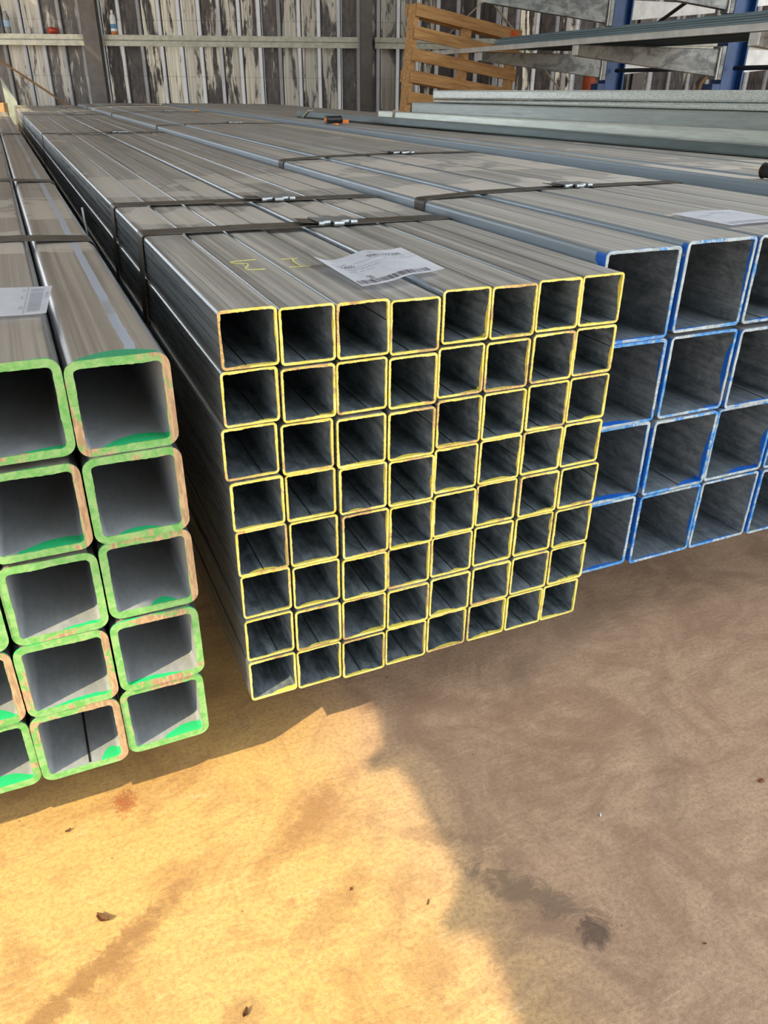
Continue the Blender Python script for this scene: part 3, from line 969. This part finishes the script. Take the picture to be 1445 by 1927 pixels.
PA = Vector((1.905, 0.952, 0))
PD = Vector((-0.098, 0.995, 0)).normalized()
PR = Vector((PD.y, -PD.x, 0))
floor_z = 0.8085
def purlin(off, far, near, lip, depth, label, mat, rest=None, s_near=-1.6, group='purlins stacked on the right'):
    """galvanised C section on edge, web to the viewer; far/near = (s, z bottom, z top)"""
    def at(s):
        f = (s - near[0]) / (far[0] - near[0])
        return near[1] + (far[1] - near[1]) * f, near[2] + (far[2] - near[2]) * f
    bm = bmesh.new()
    R = []
    t = 0.0028
    for s in (s_near, far[0]):
        b, tp = at(s)
        b = max(b + 0.0006, floor_z) if rest is None else rest
        tp -= 0.0006
        rr = 0.007
        prof = [(depth, b), (rr, b), (rr * 0.3, b + rr * 0.3), (0, b + rr), (0, tp - rr), (rr * 0.3, tp - rr * 0.3), (rr, tp), (depth, tp),
                (depth, tp - lip), (depth - t, tp - lip), (depth - t, tp - t), (t + 0.002, tp - t), (t, tp - t - 0.002), (t, b + t + 0.002), (t + 0.002, b + t), (depth - t, b + t), (depth - t, b + lip), (depth, b + lip)]
        ring = []
        for d, z in prof:
            p = PA + PD * s + PR * (off + d)
            ring.append(bm.verts.new((p.x, p.y, z)))
        R.append(ring)
    n = len(R[0])
    for k in range(n):
        j = (k + 1) % n
        bm.faces.new((R[0][k], R[1][k], R[1][j], R[0][j]))
    bm.faces.new(R[0])
    bm.faces.new(R[1][::-1])
    bmesh.ops.recalc_face_normals(bm, faces=list(bm.faces))
    o = mesh_obj('steel_purlin', bm, M[mat])
    tag(o, label, 'purlin', group)
    return o
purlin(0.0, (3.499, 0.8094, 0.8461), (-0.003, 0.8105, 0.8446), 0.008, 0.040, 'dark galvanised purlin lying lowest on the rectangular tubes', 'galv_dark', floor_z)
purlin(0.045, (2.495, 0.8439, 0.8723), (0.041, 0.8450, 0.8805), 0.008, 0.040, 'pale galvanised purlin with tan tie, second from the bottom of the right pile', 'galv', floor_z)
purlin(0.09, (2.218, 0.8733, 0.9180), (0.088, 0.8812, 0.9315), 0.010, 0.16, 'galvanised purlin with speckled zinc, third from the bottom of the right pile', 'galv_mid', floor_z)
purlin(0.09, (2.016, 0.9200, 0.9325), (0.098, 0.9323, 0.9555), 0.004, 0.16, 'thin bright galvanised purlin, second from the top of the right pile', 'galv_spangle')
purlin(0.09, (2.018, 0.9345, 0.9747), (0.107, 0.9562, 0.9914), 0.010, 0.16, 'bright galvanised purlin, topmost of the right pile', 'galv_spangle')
# ties around purlins
tie_m = plain('tan_tie', (0.45, 0.36, 0.25), 0.8)
tie_g = plain('green_tie', (0.40, 0.47, 0.30), 0.8)
def tie(off, s, z0, z1, dx, mat, label):
    bm = bmesh.new()
    a = PA + PD * s + PR * (off - 0.004)
    b = PA + PD * (s + dx) + PR * (off - 0.004)
    bar(bm, (a.x, a.y, z0), (b.x, b.y, z1 + 0.004), 0.012, 0.003, PR)
    c = b + PR * 0.03
    bar(bm, (b.x, b.y, z1 + 0.004), (c.x, c.y, z1 + 0.004), 0.012, 0.003)
    tag(mesh_obj('cable_tie', bm, mat), label, 'tie')
tie(0.0, 3.40, 0.809, 0.8475, -0.10, tie_g, 'green tie on the far end of the lowest purlin')
tie(0.045, 2.33, 0.845, 0.8735, -0.01, tie_m, 'tan tie on the far end of the second purlin')

# black and orange bits lying on the tubes
blk = plain('black_plastic', (0.012, 0.012, 0.013), 0.35)
org = plain('orange_plastic', (0.85, 0.24, 0.05), 0.5)
gls = plain('grey_wrap', (0.28, 0.33, 0.33), 0.35)
def spool(p, ang, r, L, label):
    e = empty('tape_spool', p, (0, 0, ang))
    tag(e, label, 'spool')
    bm = bmesh.new()
    cyl(bm, (-L / 2, 0, r), (L / 2, 0, r), r * 0.86, n=24)
    mesh_obj('tape_roll', bm, blk, e)
    for s in (-1, 1):
        bm = bmesh.new()
        cyl(bm, (s * L / 2, 0, r), (s * (L / 2 + 0.006), 0, r), r, n=24)
        bmesh.ops.bevel(bm, geom=[ed for ed in bm.edges if len(ed.link_faces) == 2 and ed.calc_face_angle() > 1.0], offset=0.002, segments=2, affect='EDGES')
        mesh_obj('flange', bm, blk, e)
        bm = bmesh.new()
        cyl(bm, (s * (L / 2 + 0.004), 0, r), (s * (L / 2 + 0.012), 0, r), r * 0.5, n=20)
        mesh_obj('hub', bm, org, e)
    bm = bmesh.new()
    box(bm, (L * 0.62 + 0.02, 0, 0.012), (0.05, 0.035, 0.02), 0.3)
    bevel_all(bm, 0.004, 1)
    mesh_obj('handle', bm, org, e)
spool((1.476, 3.53, 0.8035), 0.25, 0.022, 0.085, 'black spool with orange hub lying on the rectangular tubes')
spool((1.463, 0.530, 0.8030), -1.35, 0.0185, 0.030, 'black reel with orange hub at the edge of the rectangular tubes')
bm = bmesh.new()
box(bm, (1.452, 3.42, 0.8085), (0.016, 0.022, 0.010), 0.3)
bevel_all(bm, 0.003, 2)
tag(mesh_obj('orange_clip', bm, org), 'small orange clip lying left of the black spool', 'clip')
bm = bmesh.new()
bmesh.ops.create_uvsphere(bm, u_segments=14, v_segments=8, radius=0.024)  # orange knob, flattened
bmesh.ops.transform(bm, matrix=Matrix.Translation((1.28, 6.15, 0.799)) @ Matrix.Diagonal((1.0, 1.3, 0.5, 1)), verts=list(bm.verts))
tag(mesh_obj('orange_disc', bm, plain('faded_orange', (0.62, 0.30, 0.10), 0.6)), 'small faded orange disc lying far back on the blue-ended stack', 'disc')
# bright pin stuck between the green and the yellow stack
bm = bmesh.new()
cyl(bm, (-0.058, 1.06, 0.66), (-0.060, 1.065, 0.742), 0.0026, n=10)
tag(mesh_obj('steel_pin', bm, M['seal']), 'thin bright pin standing between the green-ended and yellow-ended stacks', 'pin')

# ------------------------------------------------------------------ pallet leaning at the back
wood = NT('pallet_wood')
v = wood.coord()
gr = wood.noise(wood.vmul(v, (3, 40, 40)), 1.0, 4, 0.6, 0.5)
wood_m = wood.out(wood.mix(wood.ramp(gr, 0.3, 0.7), (0.40, 0.20, 0.065), (0.62, 0.36, 0.14)), 0.7, 0.0, gr, 0.2, 0.003)
def wpt2(lat, d):
    p = CXY + FH * d + RH * lat
    return p
pe0 = wpt2(0.082, 8.0)
pe1 = wpt2(1.145, 8.9)
pang = math.atan2(pe1.y - pe0.y, pe1.x - pe0.x)
PL = (pe1 - pe0).length
pal = empty('timber_pallet', (pe0.x, pe0.y, 0.165))
pal.rotation_euler = (Matrix.Rotation(pang, 4, 'Z') @ Matrix.Rotation(math.radians(6.2), 4, 'Y')).to_euler()
tag(pal, 'tall timber pallet standing on edge against the rear wall', 'pallet')
PHT = 1.475
ns = 9
for k in range(ns):
    z = PHT - 0.055 - k * 0.1700
    for ydir in ((-0.065, 1), (0.065, 0)) if k % 3 == 0 else ((-0.065, 1),):
        bm = bmesh.new()
        box(bm, (PL / 2, ydir[0], z), (PL, 0.019, 0.098))
        bevel_all(bm, 0.003, 1)
        mesh_obj('slat', bm, wood_m, pal)
for xx in (0.028, PL * 0.5, PL - 0.03):
    bm = bmesh.new()
    box(bm, (xx, 0, PHT / 2 - 0.01), (0.055, 0.10, PHT))
    bevel_all(bm, 0.004, 1)
    mesh_obj('stringer', bm, wood_m, pal)
bm = bmesh.new()
box(bm, (PL - 0.11, -0.0755, PHT - 0.052), (0.105, 0.0016, 0.055))
mesh_obj('orange_tag', bm, plain('orange_tag', (0.80, 0.13, 0.03), 0.6), pal)

# ------------------------------------------------------------------ cantilever rack with sheets
rblue = plain('rack_blue_paint', (0.010, 0.058, 0.19), 0.38, 0.0, 0.2)
def rack_zinc():
    t = NT('rack_zinc')
    v = t.coord()
    a = t.noise(t.vmul(v, (5, 5, 9)), 1.0, 5, 0.65, 1.0)
    b = t.noise(v, 40.0, 4, 0.65)
    col = t.mix(t.ramp(a, 0.38, 0.62), (0.13, 0.14, 0.135), (0.33, 0.345, 0.32))
    col = t.mix(t.ramp(b, 0.5, 0.7, 0, 0.4), col, (0.42, 0.44, 0.41))
    return t.out(col, 0.5, 0.25, b, 0.1, 0.002)
rgal = rack_zinc()
rpale = plain('pale_plate_zinc', (0.66, 0.67, 0.64), 0.5, 0.2)
hole_m = plain('dark_hole', (0.006, 0.008, 0.012), 0.8)
RD = Vector((0.077, 0.997, 0)).normalized()
RP = Vector((RD.y, -RD.x, 0))
RR = math.atan2(RP.y, RP.x)
rack = empty('cantilever_rack', (4.90, 4.18, 0))
rack.rotation_euler = (0, 0, RR)
tag(rack, 'blue cantilever rack with galvanised arms along the right wall', 'rack')
# local: x along the arm away from tips, y along the rack; origin at second upright
for k, ly in enumerate((1.53, 0.0, -1.72)):
    bm = bmesh.new()
    for fx in (-0.09, 0.09):
        box(bm, (fx, ly, 1.35), (0.014, 0.115, 2.7))
    box(bm, (0, ly, 1.35), (0.17, 0.010, 2.7))
    mesh_obj('upright', bm, rblue, rack)
    bm = bmesh.new()
    box(bm, (-0.30, ly, 0.06), (1.5, 0.115, 0.12))
    bevel_all(bm, 0.006, 1)
    mesh_obj('foot', bm, rblue, rack)
    bm = bmesh.new()
    for q in range(14):
        zz_ = 0.3 + q * 0.17
        for yy in (-0.034, 0.034):
            cyl(bm, (-0.0975, ly + yy, zz_), (-0.0985, ly + yy, zz_), 0.010, n=10)
    hb = mesh_obj('bolt_holes', bm, hole_m, rack)
    hb['kind'] = 'stuff'
    # blue spacer block under the lower arm
    bm = bmesh.new()
    box(bm, (-0.135, ly, 0.985), (0.07, 0.115, 0.08))
    mesh_obj('lock_block', bm, rblue, rack)
    for zt2 in (1.252, 1.672, 2.30):
        tipx, rootx = -1.335, -0.135
        bm = bmesh.new()
        ht, hr = 0.066, 0.178
        for ys in (-0.031, 0.031):
            vs = [bm.verts.new(p) for p in ((tipx, ly + ys - 0.003, zt2), (rootx, ly + ys - 0.003, zt2), (rootx, ly + ys - 0.003, zt2 - hr), (tipx, ly + ys - 0.003, zt2 - ht),
                                            (tipx, ly + ys + 0.003, zt2), (rootx, ly + ys + 0.003, zt2), (rootx, ly + ys + 0.003, zt2 - hr), (tipx, ly + ys + 0.003, zt2 - ht))]
            for f in ((0, 1, 2, 3), (7, 6, 5, 4), (4, 5, 1, 0), (5, 6, 2, 1), (6, 7, 3, 2), (7, 4, 0, 3)):
                bm.faces.new([vs[i] for i in f])
        box(bm, ((tipx + rootx) / 2, ly, zt2 - 0.003), (rootx - tipx, 0.068, 0.006))
        a = mesh_obj('arm', bm, rgal, rack)
        bm = bmesh.new()
        box(bm, (tipx - 0.006, ly, zt2 - ht / 2), (0.010, 0.074, ht - 0.004))
        bevel_all(bm, 0.003, 1)
        mesh_obj('tip_plate', bm, rpale, a)
        bm = bmesh.new()
        box(bm, (-0.115, ly, zt2 - 0.09), (0.035, 0.105, 0.215))
        mesh_obj('arm_bracket', bm, rgal, a)
        bm = bmesh.new()
        cyl(bm, (-0.142, ly - 0.045, zt2 - 0.20), (-0.142, ly - 0.045, zt2 + 0.01), 0.008, n=10)
        mesh_obj('lock_pin', bm, rpale, a)
        bm = bmesh.new()
        vs = [bm.verts.new(p) for p in ((0.10, ly - 0.03, zt2), (1.0, ly - 0.03, zt2), (1.0, ly - 0.03, zt2 - ht), (0.10, ly - 0.03, zt2 - 0.15),
                                        (0.10, ly + 0.03, zt2), (1.0, ly + 0.03, zt2), (1.0, ly + 0.03, zt2 - ht), (0.10, ly + 0.03, zt2 - 0.15))]
        for f in ((0, 1, 2, 3), (7, 6, 5, 4), (4, 5, 1, 0), (5, 6, 2, 1), (6, 7, 3, 2), (7, 4, 0, 3)):
            bm.faces.new([vs[i] for i in f])
        mesh_obj('back_arm', bm, rpale, rack)
for y0, y1 in ((0.06, 1.47), (-1.66, -0.06)):
    bm = bmesh.new()
    cyl(bm, (0.0, y0, 1.13), (0.0, y1, 1.13), 0.016, n=10)
    mesh_obj('brace_bar', bm, blk, rack)
    bm = bmesh.new()
    cyl(bm, (0.0, y0, 1.80), (0.0, (y0 + y1) / 2 + 0.25, 1.45), 0.014, n=10)
    mesh_obj('brace_bar', bm, blk, rack)

# roofing sheets lying on the lower arms
sheet_m = galv_outer('slate_blue_sheet', (0.30, 0.42, 0.48), (0.42, 0.55, 0.60), (0.42, 0.58, 0.66), metal=0.05, srough=0.40)
def roofing(z, dy0, dx, label):
    bm = bmesh.new()
    prof = [(0.0, -0.0098)]
    x = 0.0
    while x < 0.86:
        prof += [(x, 0.0), (x + 0.035, 0.0), (x + 0.047, 0.011), (x + 0.075, 0.011), (x + 0.087, 0.0)]
        x += 0.1075
    R = []
    for y in (-3.2, 1.35 + dy0):
        R.append([bm.verts.new((px, y, pz)) for px, pz in prof])
    for k in range(len(prof) - 1):
        bm.faces.new((R[0][k], R[0][k + 1], R[1][k + 1], R[1][k]))
    bmesh.ops.solidify(bm, geom=list(bm.faces), thickness=-0.0016)
    o = mesh_obj('roofing_sheet', bm, sheet_m, None)
    o.matrix_world = Matrix.Translation((4.90, 4.18, 0)) @ Matrix.Rotation(RR, 4, 'Z') @ Matrix.Translation((-1.30 + dx, 0, z))
    tag(o, label, 'roofing sheet', 'roofing sheets on the rack')
names = ('bottom sheet', 'second sheet up', 'third sheet up', 'fourth sheet up', 'fifth sheet up', 'sixth sheet up', 'top sheet')
for k in range(7):
    roofing(1.2665 + k * 0.0122, 0.02 * (k % 3) - 0.02, 0.0 if k < 4 else 0.006, 'slate blue ribbed roofing sheet on the rack arms, %s of the pack' % names[k])
bm = bmesh.new()
for zz_ in (1.2555, 1.2865):
    box(bm, (0.02, -0.55, zz_), (0.045, 6.6, 0.0025))
box(bm, (0, -0.55, 1.270), (0.0025, 6.6, 0.034))
o = mesh_obj('edge_channel', bm, rpale)
o.matrix_world = Matrix.Translation((4.90, 4.18, 0)) @ Matrix.Rotation(RR, 4, 'Z') @ Matrix.Translation((-1.349, 0, 0.0))
tag(o, 'pale galvanised channel along the front edge of the roofing sheets', 'channel')

# ------------------------------------------------------------------ small things at the back
def lathe(name, prof, mat, parent, n=20):
    bm = bmesh.new()
    R = []
    for r, z in prof:
        R.append([bm.verts.new((r * math.cos(2 * math.pi * k / n), r * math.sin(2 * math.pi * k / n), z)) for k in range(n)])
    for a, b in zip(R[:-1], R[1:]):
        for k in range(n):
            j = (k + 1) % n
            f = bm.faces.new((a[k], a[j], b[j], b[k]))
            f.smooth = True
    bm.faces.new(R[0][::-1])
    bm.faces.new(R[-1])
    return mesh_obj(name, bm, mat, parent)
GZ = 1.443
def shelf_pt(lat):
    return wpt(lat, WD - 0.092, GZ)
white_p = plain('white_plastic', (0.70, 0.72, 0.72), 0.4)
bottle = empty('spray_bottle', shelf_pt(-2.93))
tag(bottle, 'white bottle with blue band and orange foot on the wall girt', 'bottle')
lathe('body', ((0.030, 0.0), (0.032, 0.012), (0.032, 0.15), (0.024, 0.175), (0.012, 0.185)), white_p, bottle)
lathe('band', ((0.0325, 0.055), (0.0330, 0.056), (0.0330, 0.095), (0.0325, 0.096)), plain('blue_band', (0.10, 0.25, 0.45), 0.5), bottle)
lathe('foot_ring', ((0.0325, 0.0), (0.0333, 0.001), (0.0333, 0.028), (0.0325, 0.029)), plain('orange_foot', (0.55, 0.16, 0.04), 0.5), bottle)
lathe('cap', ((0.013, 0.185), (0.013, 0.215), (0.010, 0.222)), white_p, bottle)
can = empty('drink_can', shelf_pt(-3.58))
can.rotation_euler = (0, math.pi / 2, 0.45)
can.location.z = GZ + 0.031
tag(can, 'crushed red drink can lying on the wall girt', 'can')
lathe('body', ((0.024, -0.055), (0.031, -0.047), (0.030, 0.0), (0.031, 0.046), (0.025, 0.055)), plain('can_red', (0.50, 0.08, 0.05), 0.35, 0.4), can)
lathe('lid', ((0.022, 0.0552), (0.023, 0.056), (0.020, 0.0565)), M['seal'], can)
for lat, wh, capc in ((-4.165, 'left', (0.03, 0.25, 0.70)), (-4.06, 'right', (0.30, 0.45, 0.60))):
    b = empty('water_bottle', shelf_pt(lat))
    tag(b, 'clear water bottle on the wall girt, %s of the two' % ('left one with bright blue label' if wh == 'left' else 'right one with faded label'), 'bottle', 'water bottles on the wall girt')
    t = NT('clear_plastic')
    t.bsdf.inputs['Transmission Weight'].default_value = 0.9
    t.bsdf.inputs['Roughness'].default_value = 0.15
    lathe('body', ((0.028, 0.0), (0.033, 0.01), (0.033, 0.15), (0.014, 0.20), (0.013, 0.205)), t.m, b)
    lathe('label_band', ((0.0334, 0.06), (0.0338, 0.061), (0.0338, 0.12), (0.0334, 0.121)), plain('bottle_label', capc, 0.5), b)
    lathe('cap', ((0.015, 0.205), (0.015, 0.225)), white_p, b)
orc = empty('orange_container', (5.22, 6.30, 0))
tag(orc, 'orange container standing on a crate behind the rack', 'container')
orc.location.z = 0.90
lathe('body', ((0.055, 0), (0.062, 0.01), (0.062, 0.22), (0.045, 0.25)), plain('container_orange', (0.62, 0.11, 0.03), 0.5), orc)
lathe('lid', ((0.04, 0.25), (0.04, 0.275)), blk, orc)
cr = bmesh.new()
box(cr, (5.22, 6.30, 0.448), (0.5, 0.4, 0.896))
bevel_all(cr, 0.01, 1)
tag(mesh_obj('dark_crate', cr, plain('crate_dark', (0.05, 0.045, 0.04), 0.7)), 'dark crate behind the rack under the orange container', 'crate')
def torus_obj(name, R_, r_, loc, rot, mat, label, cat):
    bm = bmesh.new()
    nu, nv = 36, 10
    g = [[bm.verts.new(((R_ + r_ * math.cos(2 * math.pi * j / nv)) * math.cos(2 * math.pi * i / nu), (R_ + r_ * math.cos(2 * math.pi * j / nv)) * math.sin(2 * math.pi * i / nu), r_ * math.sin(2 * math.pi * j / nv))) for j in range(nv)] for i in range(nu)]
    for i in range(nu):
        for j in range(nv):
            f = bm.faces.new((g[i][j], g[(i + 1) % nu][j], g[(i + 1) % nu][(j + 1) % nv], g[i][(j + 1) % nv]))
            f.smooth = True
    o = mesh_obj(name, bm, mat, None, loc)
    o.rotation_euler = rot
    tag(o, label, cat)
    return o
hl = wpt(3.58, WD - 0.06, 0.98)
torus_obj('hose_coil', 0.16, 0.022, hl, (math.pi / 2, 0, math.atan2(RH.y, RH.x)), plain('hose_brown', (0.20, 0.12, 0.05), 0.6), 'brown hose coil hanging on the rear wall behind the rack', 'hose')

# pale gusset plate of the left rear column
bm = bmesh.new()
a, b, c = (-0.100, 9.50, 1.035), (0.018, 9.452, 0.80), (-0.092, 9.50, 0.60)
vs = [bm.verts.new(p) for p in (a, b, (b[0], b[1], 0.55), c)]
bm.faces.new(vs)
bmesh.ops.solidify(bm, geom=list(bm.faces), thickness=0.012)
tag(mesh_obj('gusset_plate', bm, plain('pale_gusset', (0.62, 0.68, 0.60), 0.5, 0.1)), kind='structure')
bpy.data.objects['gusset_plate'].name = 'trim_1'
bm = bmesh.new()
box(bm, (-0.36, 9.02, 0.40), (0.56, 0.09, 0.80), -0.42)
bevel_all(bm, 0.005, 1)
tag(mesh_obj('timber_block', bm, M['timber']), 'pale timber block standing beyond the far end of the green-ended stack', 'timber')

# ------------------------------------------------------------------ leaves and chips on the floor
leaf_m = plain('dry_leaf', (0.22, 0.10, 0.035), 0.7, 0.0, 0.3, 60)
def leaf(p, L, w, ang, curl, label, grp=None):
    bm = bmesh.new()
    n = 8
    rows = []
    for k in range(n + 1):
        f = k / n
        hw = w * math.sin(math.pi * (0.06 + 0.88 * f)) ** 0.8
        x = (f - 0.5) * L
        zc = curl * (4 * (f - 0.5) ** 2)
        rows.append([bm.verts.new((x, -hw, zc + curl * 0.7 + 0.001)), bm.verts.new((x, 0, zc * 0.6 + 0.001)), bm.verts.new((x, hw, zc + curl * 0.9 + 0.001))])
    for a, b in zip(rows[:-1], rows[1:]):
        for j in range(2):
            bm.faces.new((a[j], b[j], b[j + 1], a[j + 1]))
    bmesh.ops.solidify(bm, geom=list(bm.faces), thickness=0.0004)
    o = mesh_obj('dry_leaf', bm, leaf_m, None, (*p, 0.0003))
    o.rotation_euler = (0, 0, ang)
    tag(o, label, 'leaf', grp)
leaf((-0.268, -0.190), 0.020, 0.0055, -0.75, 0.004, 'curled brown leaf on the sunlit floor below the green-ended stack')
leaf((-0.124, -0.386), 0.012, 0.003, 0.9, 0.003, 'small dark leaf on the sunlit floor near the lower edge')
leaf((-0.300, -0.022), 0.009, 0.0022, 0.4, 0.002, 'tiny dark leaf scrap at the shadow edge of the green-ended stack')
leaf((0.055, -0.282), 0.006, 0.0016, 1.2, 0.0015, 'tiny brown leaf scrap in the middle of the sunlit floor')
leaf((0.145, -0.343), 0.010, 0.0012, 0.9, 0.001, 'thin twig-like leaf scrap at the edge of the soft shadow')
leaf((0.454, -0.541), 0.006, 0.0012, -0.6, 0.001, 'tiny dark scrap on the shaded floor at lower right')
bm = bmesh.new()
box(bm, (0.458, -0.317, 0.0012), (0.006, 0.002, 0.002), 0.8)
bevel_all(bm, 0.0006, 1)
tag(mesh_obj('white_chip', bm, white_p), 'small white chip on the shaded floor', 'chip')
bm = bmesh.new()
bmesh.ops.create_icosphere(bm, subdivisions=2, radius=0.006)
for vv in bm.verts:
    vv.co *= 0.8 + 0.4 * noise.noise(vv.co * 300)
bmesh.ops.transform(bm, matrix=Matrix.Translation((0.743, -0.366, 0.0018)) @ Matrix.Diagonal((1.2, 0.8, 0.4, 1)), verts=list(bm.verts))
tag(mesh_obj('rust_flake', bm, plain('rust', (0.16, 0.05, 0.02), 0.8)), 'dark rust flake on the shaded floor at the right edge', 'flake')

# ------------------------------------------------------------------ tree outside that shades the right of the yard
def shade_tree():
    rnd = random.Random(3)
    e1 = Vector((0.391, -0.921, 0)).normalized()
    e2 = SUN_TO.cross(e1)
    if e2.z < 0:
        e2 = -e2
    curve = [(-2.0, 0.20), (-0.30, 0.20), (-0.18, 0.18), (-0.10, 0.178), (-0.05, 0.183), (0.0, 0.163), (0.018, 0.153), (0.07, 0.140), (0.12, 0.113), (0.136, 0.072), (0.183, 0.096), (0.228, 0.086),
             (0.284, 0.065), (0.365, 0.044), (0.392, 0.018), (0.406, -0.012), (0.458, 0.006), (0.50, -0.007), (0.552, -0.032), (0.60, -0.058), (0.75, -0.12), (1.2, -0.30), (2.4, -0.8), (4.0, -1.3)]
    def cv(a):
        for (a0, b0), (a1, b1) in zip(curve[:-1], curve[1:]):
            if a0 <= a <= a1:
                return b0 + (b1 - b0) * (a - a0) / (a1 - a0)
        return curve[-1][1]
    items = []
    def put(a, b, r):
        items.append((a, b, 2.4 + rnd.uniform(-0.08, 0.08), r))
    a = -1.6
    while a < 4.0:
        near = -0.35 < a < 0.75
        st = 0.012 if near else 0.10
        r = 0.020 if near else 0.14
        # rim: little clumps whose lower edge follows the outline
        sl = (cv(a + 0.01) - cv(a - 0.01)) / 0.02
        nrm = Vector((-sl, 1)).normalized()
        put(a + nrm.x * r, cv(a) + nrm.y * r, r)
        if near:
            for ob in range(1, 16):
                bb, rr_ = cv(a) + ob * 0.012 + 0.008, 0.022
                if all(bb - math.sqrt(max(rr_ * rr_ - d * d, 0)) >= cv(a + d) for d in (-0.022, -0.017, -0.011, -0.006, 0, 0.006, 0.011, 0.017, 0.022)):
                    put(a, bb, rr_)
        a += st
    a = -1.6
    while a < 4.0:
        near = -0.45 < a < 0.95
        st = 0.04 if near else 0.13
        b = cv(a) + 0.05
        top = 3.3
        while b < top:
            r = 0.045 if b < cv(a) + 0.24 and near else 0.17
            lo = min(cv(a + d) for d in (-r, -r / 2, 0, r / 2, r))
            hi = max(cv(a + d) for d in (-r, -r / 2, 0, r / 2, r))
            if b - r > hi - 0.02:
                put(a + rnd.uniform(-0.02, 0.02), b, r)
            b += r * 0.85
        a += st
    base = bmesh.new()
    bmesh.ops.create_icosphere(base, subdivisions=1, radius=1.0)
    bv = [v.co.copy() for v in base.verts]
    bf = [[v.index for v in f.verts] for f in base.faces]
    base.free()
    V, F = [], []
    for a, b, s, r in items:
        c = SUN_TO * s + e1 * a + e2 * b
        if c.y > -0.55:
            c = c + SUN_TO * ((c.y + 0.60) / 0.292)
        k = len(V)
        q = rnd.uniform(0.92, 1.06)
        for p in bv:
            V.append(c + p * r * q * rnd.uniform(0.93, 1.05))
        F += [[k + i for i in f] for f in bf]
    me = bpy.data.meshes.new('foliage')
    me.from_pydata(V, [], F)
    me.materials.append(plain('leaf_green', (0.05, 0.12, 0.03), 0.7, 0.0, 0.4, 6))
    cx = sum(v.x for v in V) / len(V)
    cy = sum(v.y for v in V) / len(V)
    e = empty('shade_tree', (cx, cy, 0))
    tag(e, 'leafy tree standing in the yard outside the shed', 'tree')
    o = mesh_link('foliage', me, e, (-cx, -cy, 0))
    o['kind'] = 'stuff'
    bm = bmesh.new()
    cyl(bm, (0.3, -0.6, 0.0), (0.15, -0.3, 1.9), 0.16, 0.11, 12)
    cyl(bm, (0.15, -0.3, 1.85), (-0.1, 0.0, 4.2), 0.11, 0.05, 12)
    cyl(bm, (0.15, -0.3, 1.85), (1.2, -0.3, 4.0), 0.08, 0.04, 10)
    mesh_obj('trunk', bm, plain('bark', (0.14, 0.10, 0.07), 0.9), e)
shade_tree()
